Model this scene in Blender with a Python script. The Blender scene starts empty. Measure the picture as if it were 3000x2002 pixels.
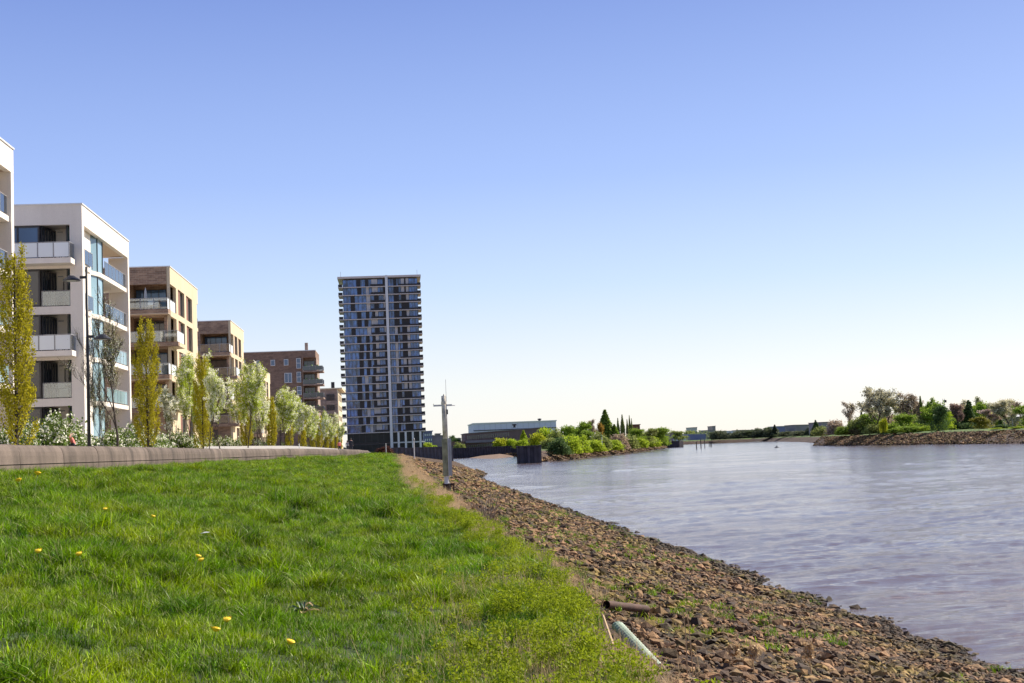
import bpy, math, random
import numpy as np
from mathutils import Vector, Matrix

S = bpy.context.scene
COL = S.collection
R = math.radians
F = 3900.0                      # focal length in photo pixels
EYE = np.array([0.0, 0.0, 4.2])  # water is z = 0, Y runs along the river, X towards it

# ------------------------------------------------------------------ camera
_dY = np.array([1150 - 1500.0, -(1325 - 1001.0), F]); _dY /= np.linalg.norm(_dY)
_up = np.array([-0.0412, 1.0, 309.6 / F]); _up -= _dY * _up.dot(_dY); _up /= np.linalg.norm(_up)
_rt = np.cross(_up, _dY)        # world X in (right, up, forward) camera axes
if _rt[0] < 0: _rt = -_rt
M = np.array([_rt, _dY, _up])   # rows: world axes; columns: right, up, forward
cd = bpy.data.cameras.new('camera'); cam = bpy.data.objects.new('camera', cd); COL.objects.link(cam)
cd.sensor_fit = 'HORIZONTAL'; cd.sensor_width = 36.0; cd.lens = 36.0 * F / 3000.0
cd.clip_start = 0.1; cd.clip_end = 30000
mw = Matrix.Identity(4)
for i in range(3):
    mw[i][0] = M[i][0]; mw[i][1] = M[i][1]; mw[i][2] = -M[i][2]
    mw[i][3] = EYE[i]
cam.matrix_world = mw
S.camera = cam

# ------------------------------------------------------------------ sky, sun, exposure
SUN_AZ, SUN_EL = R(59), R(40)   # azimuth from +Y towards +X
w = bpy.data.worlds.new('World'); S.world = w; w.use_nodes = True
nt = w.node_tree; nt.nodes.clear()
wo = nt.nodes.new('ShaderNodeOutputWorld'); wb = nt.nodes.new('ShaderNodeBackground')
sk = nt.nodes.new('ShaderNodeTexSky'); sk.sky_type = 'NISHITA'; sk.sun_disc = False
sk.sun_elevation = SUN_EL; sk.sun_rotation = SUN_AZ
sk.air_density = 1.0; sk.dust_density = 0.9; sk.ozone_density = 2.2
# clear-air colour by elevation (whitish at the horizon, violet-blue above), mixed over the physical sky
tc = nt.nodes.new('ShaderNodeTexCoord'); sx_ = nt.nodes.new('ShaderNodeSeparateXYZ'); nt.links.new(tc.outputs['Generated'], sx_.inputs[0])
cr = nt.nodes.new('ShaderNodeValToRGB'); nt.links.new(sx_.outputs[2], cr.inputs[0])
e = cr.color_ramp.elements
while len(e) < 6: e.new(.5)
for i, (p, c) in enumerate([(0, (1.0, .96, .90)), (.045, (.90, .92, .94)), (.12, (.58, .72, .97)), (.20, (.37, .51, .94)), (.33, (.20, .30, .72)), (1, (.11, .16, .34))]):
    e[i].position = p; e[i].color = (*c, 1)
SKYS, EXPO = 0.13, 0.78
gn = nt.nodes.new('ShaderNodeVectorMath'); gn.operation = 'SCALE'; nt.links.new(cr.outputs[0], gn.inputs[0]); gn.inputs['Scale'].default_value = 1.0 / SKYS / 2 ** EXPO
tn = nt.nodes.new('ShaderNodeMix'); tn.data_type = 'RGBA'; tn.inputs[0].default_value = .86
nt.links.new(sk.outputs[0], tn.inputs[6]); nt.links.new(gn.outputs[0], tn.inputs[7])
nt.links.new(tn.outputs[2], wb.inputs[0]); wb.inputs[1].default_value = SKYS
nt.links.new(wb.outputs[0], wo.inputs[0])
sd = bpy.data.lights.new('sun', 'SUN'); sun = bpy.data.objects.new('sun', sd); COL.objects.link(sun)
sd.energy = 5.0; sd.angle = R(0.6); sd.color = (1.0, 0.91, 0.77)
sv = Vector((math.sin(SUN_AZ) * math.cos(SUN_EL), math.cos(SUN_AZ) * math.cos(SUN_EL), math.sin(SUN_EL)))
sun.rotation_euler = (-sv).to_track_quat('-Z', 'Y').to_euler()
S.view_settings.view_transform = 'Standard'; S.view_settings.look = 'None'
S.view_settings.gamma = 1; S.view_settings.use_curve_mapping = False
S.view_settings.exposure = EXPO
S.render.engine = 'CYCLES'
S.cycles.max_bounces = 8; S.cycles.transparent_max_bounces = 6
S.cycles.diffuse_bounces = 6; S.cycles.glossy_bounces = 3; S.cycles.transmission_bounces = 3

# ------------------------------------------------------------------ pixel helpers (photo pixels to places)
def ray(px, py):
    return M @ np.array([px - 1500.0, -(py - 1001.0), F])
def at_y(px, py, Y):
    r = ray(px, py); return EYE + r * (Y / r[1])
def at_x(px, py, X):
    r = ray(px, py); return EYE + r * (X / r[0])
def at_z(px, py, z):
    r = ray(px, py); return EYE + r * ((z - EYE[2]) / r[2])
def hor(px): return 1325 - 0.0412 * (px - 1150)
def PX(px, Y):                   # X of a horizon pixel column at distance Y
    return at_y(px, hor(px), Y)[0]
def YX(px, X): return X / PX(px, 1.0)     # distance at which the line X = const crosses a pixel column
def ZH(px, py, Y): return at_y(px, py, Y)[2]

# ------------------------------------------------------------------ materials
MATS = {}
class NB:
    def __init__(s, name):
        s.m = bpy.data.materials.new(name); s.m.use_nodes = True
        s.t = s.m.node_tree; s.t.nodes.clear(); s.out = s.n('ShaderNodeOutputMaterial')
        MATS[name] = s.m
    def n(s, ty, **k):
        o = s.t.nodes.new(ty)
        for a, v in k.items():
            if hasattr(o, a): setattr(o, a, v)
            else: o.inputs[a].default_value = v
        return o
    def l(s, a, b): s.t.links.new(a, b)
    def mix(s, fac, a, b, blend='MIX'):
        m = s.n('ShaderNodeMix'); m.data_type = 'RGBA'; m.blend_type = blend
        for sock, v in ((m.inputs[0], fac), (m.inputs[6], a), (m.inputs[7], b)):
            if hasattr(v, 'links') or hasattr(v, 'is_linked'): s.l(v, sock)
            elif isinstance(v, (int, float)): sock.default_value = v
            else: sock.default_value = (*v[:3], 1)
        return m.outputs[2]
    def noise(s, scale, detail=3, rough=.55, vec=None, w=None):
        o = s.n('ShaderNodeTexNoise'); o.inputs['Scale'].default_value = scale
        o.inputs['Detail'].default_value = detail; o.inputs['Roughness'].default_value = rough
        if vec is not None: s.l(vec, o.inputs['Vector'])
        return o.outputs['Fac']
    def ramp(s, fac, stops):
        o = s.n('ShaderNodeValToRGB'); e = o.color_ramp.elements
        while len(e) < len(stops): e.new(0.5)
        for i, (p, c) in enumerate(stops):
            e[i].position = p; e[i].color = (*c[:3], 1) if not isinstance(c, (int, float)) else (c, c, c, 1)
        s.l(fac, o.inputs[0]); return o.outputs[0]
    def pos(s, sc=(1, 1, 1), rot=(0, 0, 0)):
        g = s.n('ShaderNodeNewGeometry'); m = s.n('ShaderNodeMapping')
        m.inputs['Scale'].default_value = sc; m.inputs['Rotation'].default_value = rot
        s.l(g.outputs['Position'], m.inputs[0]); return m.outputs[0]
    def bsdf(s, color, rough=.8, metallic=0, spec=.5, bump=None, bstr=.3, bdist=.02, trans=0, alpha=None):
        b = s.n('ShaderNodeBsdfPrincipled')
        if hasattr(color, 'is_linked'): s.l(color, b.inputs['Base Color'])
        else: b.inputs['Base Color'].default_value = (*color, 1)
        if hasattr(rough, 'is_linked'): s.l(rough, b.inputs['Roughness'])
        else: b.inputs['Roughness'].default_value = rough
        b.inputs['Metallic'].default_value = metallic
        b.inputs['Specular IOR Level'].default_value = spec
        if trans: b.inputs['Transmission Weight'].default_value = trans
        if bump is not None:
            bp = s.n('ShaderNodeBump'); bp.inputs['Strength'].default_value = bstr
            bp.inputs['Distance'].default_value = bdist
            s.l(bump, bp.inputs['Height']); s.l(bp.outputs[0], b.inputs['Normal'])
        s.l(b.outputs[0], s.out.inputs[0]); s.b = b
        return b

def simple(name, color, rough=.8, metallic=0, var=.18, scale=3.0, bump=.1, spec=.5):
    k = NB(name); p = k.pos()
    f = k.noise(scale, 4, .6, p)
    c = k.mix(k.ramp(f, [(.3, 0), (.7, 1)]), [x * (1 - var) for x in color], [min(1, x * (1 + var)) for x in color])
    f2 = k.noise(scale * 14, 2, .6, p)
    k.bsdf(c, rough, metallic, spec, bump=f2, bstr=bump, bdist=.01)
    return k.m

simple('white_render', (.64, .59, .55), .85, var=.05, scale=.6)
simple('white_metal', (.68, .67, .66), .4, var=.04)
simple('cream_render', (.74, .62, .42), .85, var=.07, scale=.8)
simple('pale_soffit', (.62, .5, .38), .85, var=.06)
simple('concrete', (.17, .125, .105), .9, var=.3, scale=1.6, bump=.6)
simple('paving', (.33, .31, .29), .9, var=.15)
simple('dark_metal', (.02, .02, .024), .45, metallic=.3, var=.2)
simple('grey_metal', (.35, .35, .36), .5, metallic=.5, var=.15)
simple('galvanised', (.62, .60, .56), .5, metallic=.3, var=.15, scale=6)
simple('tower_slab', (.62, .54, .49), .8, var=.06)
simple('dark_panel', (.022, .017, .016), .55, var=.3)
simple('cream_panel', (.50, .47, .45), .7, var=.08)
simple('rust', (.075, .034, .022), .85, var=.4, scale=5, bump=.5)
simple('sheet_pile', (.05, .045, .055), .8, var=.4, scale=.7)
simple('sheet_pile_grey', (.11, .10, .105), .8, var=.3, scale=.7)
simple('hall_white', (.62, .62, .72), .7, var=.04)
simple('hall_brown', (.16, .10, .095), .85, var=.2, scale=.2)
simple('hall_grey', (.22, .19, .21), .85, var=.2, scale=.3)
simple('hall_blue', (.16, .17, .30), .7, var=.1)
simple('far_roof', (.26, .23, .23), .8, var=.15, scale=.2)
simple('skin', (.5, .26, .19), .6, var=.05)
simple('shirt_coral', (.65, .16, .13), .8, var=.1)
simple('cloth_dark', (.03, .03, .04), .9, var=.2)
simple('cloth_grey', (.25, .25, .28), .9, var=.1)
simple('hair_dark', (.02, .015, .012), .8, var=.2)
simple('bark', (.055, .04, .03), .95, var=.4, scale=8, bump=.6)
simple('bark_pale', (.30, .23, .17), .95, var=.3, scale=6, bump=.4)
simple('frame_dark', (.03, .03, .035), .4, var=.1)
simple('curtain', (.45, .45, .44), .9, var=.1)
simple('interior', (.10, .085, .075), .9, var=.2)
simple('dandelion_yellow', (.95, .62, .01), .7, var=.1, scale=60)
simple('stem_green', (.12, .2, .04), .7, var=.2)
simple('feather', (.75, .75, .72), .8, var=.05)
simple('pipe_green', (.24, .31, .22), .6, var=.22, scale=5)
simple('mast_paint', (.52, .47, .37), .7, var=.45, scale=5, bump=.4)
simple('mast_box', (.25, .24, .14), .6, var=.45, scale=4, bump=.3)
simple('brick_red', (.19, .085, .06), .9, var=.2)
simple('wood_pile', (.05, .04, .035), .9, var=.3)
simple('beach_sand', (.17, .105, .065), .95, var=.25, scale=.6, bump=.5)
simple('plastic_orange', (.6, .15, .03), .6, var=.1)

def streaked(name, base, dark, amount, joint=None):
    k = NB(name); p = k.pos((1, 1, 1)); oi = k.n('ShaderNodeObjectInfo')
    st = k.ramp(k.noise(1.1, 5, .7, k.pos((.9, .9, .12))), [(.42, 0), (.72, 1)])
    bl = k.ramp(k.noise(.5, 5, .65, p), [(.4, 0), (.7, 1)])
    mx = k.n('ShaderNodeMath', operation='MULTIPLY_ADD'); k.l(st, mx.inputs[0]); mx.inputs[1].default_value = amount
    m2 = k.n('ShaderNodeMath', operation='MULTIPLY'); k.l(bl, m2.inputs[0]); m2.inputs[1].default_value = amount * .6; k.l(m2.outputs[0], mx.inputs[2])
    c = k.mix(mx.outputs[0], base, dark)
    c = k.mix(1.0, c, k.ramp(oi.outputs['Random'], [(0, 1 - amount * .35), (1, 1.05)]), 'MULTIPLY')
    gr = k.ramp(k.noise(45, 3, .7, p), [(.3, 1 - amount * .4), (.7, 1 + amount * .3)]); c = k.mix(1.0, c, gr, 'MULTIPLY')
    k.bsdf(c, .9, spec=.2, bump=k.noise(40, 3, .7, p), bstr=.4 * amount, bdist=.01)
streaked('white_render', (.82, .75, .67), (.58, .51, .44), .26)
simple('loggia_brightened', (.88, .80, .70), .85, var=.03)  # cream lightened in colour to stand in for bounce light inside the loggias
streaked('cream_render', (.66, .55, .38), (.46, .36, .24), .30)
streaked('concrete', (.19, .148, .122), (.08, .064, .054), .85)
def brickmat(name, c1, c2, mortar, sc=1.0):
    k = NB(name); g = k.n('ShaderNodeNewGeometry'); sp = k.n('ShaderNodeSeparateXYZ'); k.l(g.outputs['Position'], sp.inputs[0])
    add = k.n('ShaderNodeMath', operation='ADD'); k.l(sp.outputs[0], add.inputs[0]); k.l(sp.outputs[1], add.inputs[1])
    cb = k.n('ShaderNodeCombineXYZ'); k.l(add.outputs[0], cb.inputs[0]); k.l(sp.outputs[2], cb.inputs[1])
    b = k.n('ShaderNodeTexBrick'); k.l(cb.outputs[0], b.inputs['Vector'])
    b.inputs['Scale'].default_value = sc
    b.inputs['Brick Width'].default_value = .5; b.inputs['Row Height'].default_value = .17
    b.inputs['Mortar Size'].default_value = .014
    b.inputs['Color1'].default_value = (*c1, 1); b.inputs['Color2'].default_value = (*c2, 1); b.inputs['Mortar'].default_value = (*mortar, 1)
    f = k.noise(.9, 4, .7, k.pos((1, 1, 2.5)))
    c = k.mix(k.ramp(f, [(.3, .62), (.7, 1.25)]), (0, 0, 0), b.outputs['Color'], 'MULTIPLY')
    mm = k.mix(1.0, b.outputs['Color'], k.ramp(f, [(.3, .65), (.7, 1.3)]), 'MULTIPLY')
    k.bsdf(mm, .9, bump=b.outputs['Fac'], bstr=-.3, bdist=.02)
brickmat('brick_brown', (.36, .23, .15), (.23, .14, .095), (.36, .29, .22))
brickmat('brick_dark', (.25, .15, .10), (.18, .105, .072), (.24, .18, .14))
brickmat('brick_pale', (.32, .22, .17), (.26, .17, .13), (.3, .26, .22))

def glass(name, tint, rough=.05, mixf=.5):
    k = NB(name)
    gl = k.n('ShaderNodeBsdfGlossy'); gl.inputs['Roughness'].default_value = rough; gl.inputs['Color'].default_value = (.9, .95, 1, 1)
    tr = k.n('ShaderNodeBsdfTransparent'); tr.inputs['Color'].default_value = (*tint, 1)
    fr = k.n('ShaderNodeFresnel'); fr.inputs['IOR'].default_value = 1.6
    ma = k.n('ShaderNodeMath', operation='MULTIPLY_ADD'); ma.inputs[1].default_value = 1.0; ma.inputs[2].default_value = mixf
    k.l(fr.outputs[0], ma.inputs[0])
    ms = k.n('ShaderNodeMixShader'); k.l(ma.outputs[0], ms.inputs[0]); k.l(tr.outputs[0], ms.inputs[1]); k.l(gl.outputs[0], ms.inputs[2])
    k.l(ms.outputs[0], k.out.inputs[0])
glass('glass_clear', (.82, .9, .92), .03, .12)
def solidglass(name, color, rough=.08, var=0.25, scale=.35):
    k = NB(name); oi = k.n('ShaderNodeObjectInfo')
    f = k.noise(scale, 2, .5, k.pos((1, 1, .4)))
    c = k.mix(k.ramp(f, [(.35, 0), (.65, 1)]), [x * (1 - var) for x in color], [x * (1 + var) for x in color])
    c = k.mix(k.ramp(oi.outputs['Random'], [(0, .75), (1, 1)]), [x * .55 for x in color], c)
    k.bsdf(c, rough, spec=.9)
solidglass('pane_dark', (.03, .04, .05))
simple('pane_base', (.015, .02, .02), .3, var=.5, scale=.3, spec=.25)
solidglass('pane_blue', (.06, .12, .22), .06)
solidglass('pane_tower', (.06, .14, .33), .12, var=.8, scale=.85)
solidglass('pane_cyan', (.26, .40, .46), .12)
solidglass('pane_frost', (.80, .84, .85), .4, var=.05)

def leafmat(name, usecol=True, base=(.1, .2, .03), trans=.35, varn=.35, rough=.6, spec=.1, nscale=.8, patch=None):
    k = NB(name); oi = k.n('ShaderNodeObjectInfo')
    g = k.n('ShaderNodeNewGeometry')
    rn = g.outputs['Random Per Island']
    if usecol: col = oi.outputs['Color']
    else: col = k.n('ShaderNodeRGB').outputs[0]; col.default_value = (*base, 1)
    v = k.ramp(rn, [(0, 1 - varn), (1, 1 + varn)])
    c = k.mix(1.0, col, v, 'MULTIPLY')
    if patch:
        f = k.ramp(k.noise(nscale, 3, .6, k.pos()), [(.35, 0), (.65, 1)])
        c = k.mix(f, c, k.mix(1.0, c, patch, 'MULTIPLY'))
    d = k.n('ShaderNodeBsdfPrincipled'); k.l(c, d.inputs['Base Color']); d.inputs['Roughness'].default_value = rough
    d.inputs['Specular IOR Level'].default_value = spec
    t = k.n('ShaderNodeBsdfTranslucent'); k.l(c, t.inputs['Color'])
    ms = k.n('ShaderNodeMixShader'); ms.inputs[0].default_value = trans
    k.l(d.outputs[0], ms.inputs[1]); k.l(t.outputs[0], ms.inputs[2]); k.l(ms.outputs[0], k.out.inputs[0])
leafmat('leaf')
leafmat('blossom', False, (.98, .96, .80), .22, .12)
leafmat('twig', False, (.09, .06, .045), .0, .3, .9, .1)
leafmat('straw', False, (.55, .40, .23), .25, .4)
leafmat('weed_yellow', False, (.27, .33, .015), .4, .35)
leafmat('dock_leaf', False, (.06, .10, .03), .25, .3, .35, .5)
def grassmat(name, c1, c2, c3):
    k = NB(name); oi = k.n('ShaderNodeObjectInfo'); g = k.n('ShaderNodeNewGeometry')
    p = k.pos()
    big = k.ramp(k.noise(.45, 3, .6, p), [(.38, 0), (.62, 1)])
    mid = k.ramp(k.noise(2.2, 3, .6, p), [(.4, 0), (.66, 1)])
    c = k.mix(big, c1, c2); c = k.mix(mid, c, c3)
    dry = k.ramp(g.outputs['Random Per Island'], [(.9, 0), (.93, 1)])
    c = k.mix(dry, c, (.30, .30, .12))
    v = k.ramp(oi.outputs['Random'], [(0, .5), (1, 1.3)])
    c = k.mix(1.0, c, v, 'MULTIPLY')
    c = k.mix(1.0, c, k.ramp(g.outputs['Random Per Island'], [(0, .35), (.88, 1.4)]), 'MULTIPLY')
    d = k.n('ShaderNodeBsdfPrincipled'); k.l(c, d.inputs['Base Color']); d.inputs['Roughness'].default_value = .40
    d.inputs['Specular IOR Level'].default_value = .10
    t = k.n('ShaderNodeBsdfTranslucent'); k.l(c, t.inputs['Color'])
    ms = k.n('ShaderNodeMixShader'); ms.inputs[0].default_value = .28
    k.l(d.outputs[0], ms.inputs[1]); k.l(t.outputs[0], ms.inputs[2]); k.l(ms.outputs[0], k.out.inputs[0])
grassmat('grass_blade', (.21, .39, .005), (.39, .50, .006), (.075, .20, .005))

k = NB('lawn_soil'); p = k.pos()
a = k.ramp(k.noise(.45, 3, .6, p), [(.38, (.03, .06, .010)), (.62, (.06, .09, .012))])
b_ = k.ramp(k.noise(9, 4, .7, p), [(.35, .35), (.7, 1.4)])
k.bsdf(k.mix(1.0, a, b_, 'MULTIPLY'), .95, bump=k.noise(14, 4, .7, p), bstr=.8, bdist=.06)
k = NB('bank_soil'); p = k.pos()
a = k.ramp(k.noise(.5, 4, .65, p), [(.35, (.075, .037, .017)), (.55, (.11, .06, .027)), (.7, (.07, .062, .016))])
b_ = k.ramp(k.noise(7, 4, .75, p), [(.38, .25), (.62, 1.35)])
k.bsdf(k.mix(1.0, a, b_, 'MULTIPLY'), .95, bump=k.noise(6, 5, .75, p), bstr=1.0, bdist=.25)
k = NB('bank_far'); p = k.pos((1, 1, 1))
a = k.ramp(k.noise(.12, 4, .65, p), [(.35, (.06, .03, .018)), (.55, (.085, .046, .028)), (.75, (.05, .045, .018))])
b_ = k.ramp(k.noise(1.0, 5, .8, p), [(.40, .15), (.60, 1.5)])
g_ = k.n('ShaderNodeSeparateXYZ'); k.l(k.pos(), g_.inputs[0])
nz = k.n('ShaderNodeMath', operation='MULTIPLY_ADD'); k.l(k.noise(.15, 3, .6, p), nz.inputs[0]); nz.inputs[1].default_value = 2.2; 
k.l(g_.outputs[2], nz.inputs[2])
fz = k.n('ShaderNodeMapRange'); k.l(nz.outputs[0], fz.inputs[0]); fz.inputs[1].default_value = 3.75; fz.inputs[2].default_value = 4.2
c = k.mix(1.0, a, b_, 'MULTIPLY')
gr = k.mix(1.0, k.ramp(k.noise(.3, 3, .6, p), [(.4, (.07, .13, .02)), (.6, (.12, .19, .025))]), b_, 'MULTIPLY')
c = k.mix(fz.outputs[0], c, gr)
k.bsdf(c, .95, bump=k.noise(1.2, 5, .7, p), bstr=1.0, bdist=.5)
k = NB('stone'); oi = k.n('ShaderNodeObjectInfo'); p = k.pos()
a = k.ramp(oi.outputs['Random'], [(0, (.035, .015, .006)), (.35, (.12, .058, .021)), (.6, (.26, .135, .05)), (.85, (.36, .19, .08)), (.93, (.15, .10, .03)), (1, (.07, .035, .015))])
ms_ = k.ramp(k.noise(.45, 5, .7, p), [(.48, 0), (.6, 1)])
a = k.mix(ms_, a, k.mix(1.0, a, (.78, .98, .38), 'MULTIPLY'))
sz_ = k.n('ShaderNodeSeparateXYZ'); k.l(k.pos(), sz_.inputs[0]); wz = k.n('ShaderNodeMath', operation='MULTIPLY_ADD'); k.l(k.noise(.8, 3, .6, p), wz.inputs[0]); wz.inputs[1].default_value = -.5; k.l(sz_.outputs[2], wz.inputs[2])
wet = k.ramp(wz.outputs[0], [(0, .32), (.22, 1)]); a = k.mix(1.0, a, wet, 'MULTIPLY')
b_ = k.ramp(k.noise(16, 4, .7, p), [(.3, .6), (.7, 1.25)])
k.bsdf(k.mix(1.0, a, b_, 'MULTIPLY'), .85, bump=k.noise(25, 4, .7, p), bstr=.6, bdist=.02)

# river water
k = NB('river_water')
p1 = k.pos((1.3, 3.6, 1), (0, 0, .1)); p3 = k.pos((.3, 1.0, 1), (0, 0, .12)); p4 = k.pos((.010, .040, 1), (0, 0, .1))
n1 = k.noise(.22, 10, .74, p1)
big = k.ramp(k.noise(.12, 9, .78, p3), [(.43, 0), (.55, 1)])
huge = k.ramp(k.noise(1.0, 3, .6, p4), [(.35, 0), (.65, 1)])
av = k.n('ShaderNodeMath', operation='MULTIPLY_ADD'); k.l(huge, av.inputs[0]); av.inputs[1].default_value = .45
hb = k.n('ShaderNodeMath', operation='MULTIPLY'); k.l(big, hb.inputs[0]); hb.inputs[1].default_value = .55; k.l(hb.outputs[0], av.inputs[2])
bs = k.n('ShaderNodeMapRange'); k.l(av.outputs[0], bs.inputs[0]); bs.inputs[3].default_value = .03; bs.inputs[4].default_value = 1.0
rf = k.n('ShaderNodeMapRange'); k.l(av.outputs[0], rf.inputs[0]); rf.inputs[3].default_value = .06; rf.inputs[4].default_value = .14
b = k.bsdf((.13, .095, .082), rf.outputs[0], spec=.9)
bp = k.n('ShaderNodeBump'); bp.inputs['Distance'].default_value = .12; k.l(bs.outputs[0], bp.inputs['Strength'])
k.l(n1, bp.inputs['Height'])
bf = k.n('ShaderNodeBump'); bf.inputs['Distance'].default_value = .05; bf.inputs['Strength'].default_value = .9
k.l(k.noise(1.6, 4, .6, k.pos((1.0, 3.4, 1), (0, 0, .08))), bf.inputs['Height']); k.l(bp.outputs[0], bf.inputs['Normal']); k.l(bf.outputs[0], b.inputs['Normal'])
b.inputs['IOR'].default_value = 1.38

# ------------------------------------------------------------------ mesh helpers
class MB:
    def __init__(s): s.v = []; s.f = []; s.mi = []; s.cur = 0
    def add(s, vs, fs):
        n = len(s.v); s.v.extend([tuple(map(float, q)) for q in vs]); s.f.extend([tuple(i + n for i in q) for q in fs])
        s.mi.extend([s.cur] * len(fs)); return s
    def box(s, x0, x1, y0, y1, z0, z1):
        if x0 > x1: x0, x1 = x1, x0
        if y0 > y1: y0, y1 = y1, y0
        if z0 > z1: z0, z1 = z1, z0
        return s.add([(x0, y0, z0), (x1, y0, z0), (x1, y1, z0), (x0, y1, z0), (x0, y0, z1), (x1, y0, z1), (x1, y1, z1), (x0, y1, z1)],
              [(0, 3, 2, 1), (4, 5, 6, 7), (0, 1, 5, 4), (1, 2, 6, 5), (2, 3, 7, 6), (3, 0, 4, 7)])
    def prism(s, pts, z0, z1):      # pts counter-clockwise
        n = len(pts)
        vs = [(x, y, z0) for x, y in pts] + [(x, y, z1) for x, y in pts]
        fs = [tuple(range(n))[::-1], tuple(range(n, 2 * n))] + [(i, (i + 1) % n, n + (i + 1) % n, n + i) for i in range(n)]
        return s.add(vs, fs)
    def tube(s, pts, rs, n=6, cap=True):
        pts = [Vector(p) for p in pts]
        if isinstance(rs, (int, float)): rs = [rs] * len(pts)
        rings = []
        for i, p in enumerate(pts):
            d = (pts[min(i + 1, len(pts) - 1)] - pts[max(i - 1, 0)]).normalized()
            a = d.cross(Vector((0.31, 0.11, 1))) if abs(d.z) < .95 else d.cross(Vector((0, 1, 0)))
            a.normalize(); b = d.cross(a)
            rings.append([p + (a * math.cos(t) + b * math.sin(t)) * rs[i] for t in [2 * math.pi * j / n for j in range(n)]])
        vs = [q for r_ in rings for q in r_]; fs = []
        for i in range(len(pts) - 1):
            for j in range(n):
                fs.append((i * n + j, i * n + (j + 1) % n, (i + 1) * n + (j + 1) % n, (i + 1) * n + j))
        if cap: fs += [tuple(range(n))[::-1], tuple(range((len(pts) - 1) * n, len(pts) * n))]
        return s.add(vs, fs)
    def lathe(s, prof, c=(0, 0, 0), n=12):
        vs = []; fs = []
        for r_, z in prof:
            for j in range(n):
                t = 2 * math.pi * j / n; vs.append((c[0] + r_ * math.cos(t), c[1] + r_ * math.sin(t), c[2] + z))
        for i in range(len(prof) - 1):
            for j in range(n): fs.append((i * n + j, i * n + (j + 1) % n, (i + 1) * n + (j + 1) % n, (i + 1) * n + j))
        return s.add(vs, fs)
    def mesh(s, name, mats):
        m = bpy.data.meshes.new(name); m.from_pydata(s.v, [], s.f)
        if isinstance(mats, str): mats = [mats]
        for q in mats: m.materials.append(MATS[q])
        if len(mats) > 1: m.polygons.foreach_set('material_index', s.mi)
        m.update(); return m
    def build(s, name, mats, parent=None, smooth=False):
        m = s.mesh(name, mats)
        if smooth: m.polygons.foreach_set('use_smooth', [True] * len(m.polygons))
        return link(name, m, parent)
def link(name, data, parent=None, loc=None):
    o = bpy.data.objects.new(name, data); COL.objects.link(o)
    if parent is not None: o.parent = parent
    if loc is not None: o.location = loc
    return o
def tag(o, label=None, cat=None, group=None, kind=None):
    if label: o['label'] = label
    if cat: o['category'] = cat
    if group: o['group'] = group
    if kind: o['kind'] = kind
    return o
def thing(name, label, cat, loc=(0, 0, 0), rz=0, group=None):
    o = bpy.data.objects.new(name, None); COL.objects.link(o); o.location = loc; o.rotation_euler = (0, 0, rz)
    o.empty_display_size = .3
    return tag(o, label, cat, group)
def copy_tree(o, parent=None):
    c = o.copy(); COL.objects.link(c); c.parent = parent
    for ch in list(o.children): copy_tree(ch, c)
    return c
def np_mesh(name, V, quads, mats, mi=None, tris=None):
    m = bpy.data.meshes.new(name)
    m.vertices.add(len(V)); m.vertices.foreach_set('co', np.asarray(V, np.float32).ravel())
    nq = 0 if quads is None else len(quads); ntr = 0 if tris is None else len(tris)
    idx = []
    if nq: idx.append(np.asarray(quads, np.int32).ravel())
    if ntr: idx.append(np.asarray(tris, np.int32).ravel())
    idx = np.concatenate(idx)
    m.loops.add(len(idx)); m.loops.foreach_set('vertex_index', idx)
    m.polygons.add(nq + ntr)
    st = np.concatenate([np.arange(nq) * 4, nq * 4 + np.arange(ntr) * 3]).astype(np.int32)
    m.polygons.foreach_set('loop_start', st)
    if mi is not None: m.polygons.foreach_set('material_index', np.asarray(mi, np.int32))
    for q in ([mats] if isinstance(mats, str) else mats): m.materials.append(MATS[q])
    m.update(calc_edges=True); return m
def leaves(P, size, rng, elong=1.5, up=0.0):
    n = len(P); a = rng.normal(size=(n, 3)); a[:, 2] += up * 2; a /= np.linalg.norm(a, axis=1)[:, None]
    b = rng.normal(size=(n, 3)); b -= a * (a * b).sum(1)[:, None]; b /= np.linalg.norm(b, axis=1)[:, None]
    s = size * rng.uniform(.6, 1.4, n)[:, None]
    V = np.stack([P - b * s * .5, P + a * s * elong * .5, P + b * s * .5, P - a * s * elong * .5], 1).reshape(-1, 3)
    Q = np.arange(4 * n).reshape(n, 4)
    return V, Q
def hash2(x, y):                # smooth value noise, used for terrain
    x = np.asarray(x, float); y = np.asarray(y, float)
    xi = np.floor(x); yi = np.floor(y); fx = x - xi; fy = y - yi
    fx = fx * fx * (3 - 2 * fx); fy = fy * fy * (3 - 2 * fy)
    def h(a, b):
        v = np.sin(a * 127.1 + b * 311.7) * 43758.5453; return v - np.floor(v)
    return (h(xi, yi) * (1 - fx) + h(xi + 1, yi) * fx) * (1 - fy) + (h(xi, yi + 1) * (1 - fx) + h(xi + 1, yi + 1) * fx) * fy
def sstep(a, b, x):
    t = np.clip((np.asarray(x, float) - a) / (b - a), 0, 1); return t * t * (3 - 2 * t)

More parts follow.
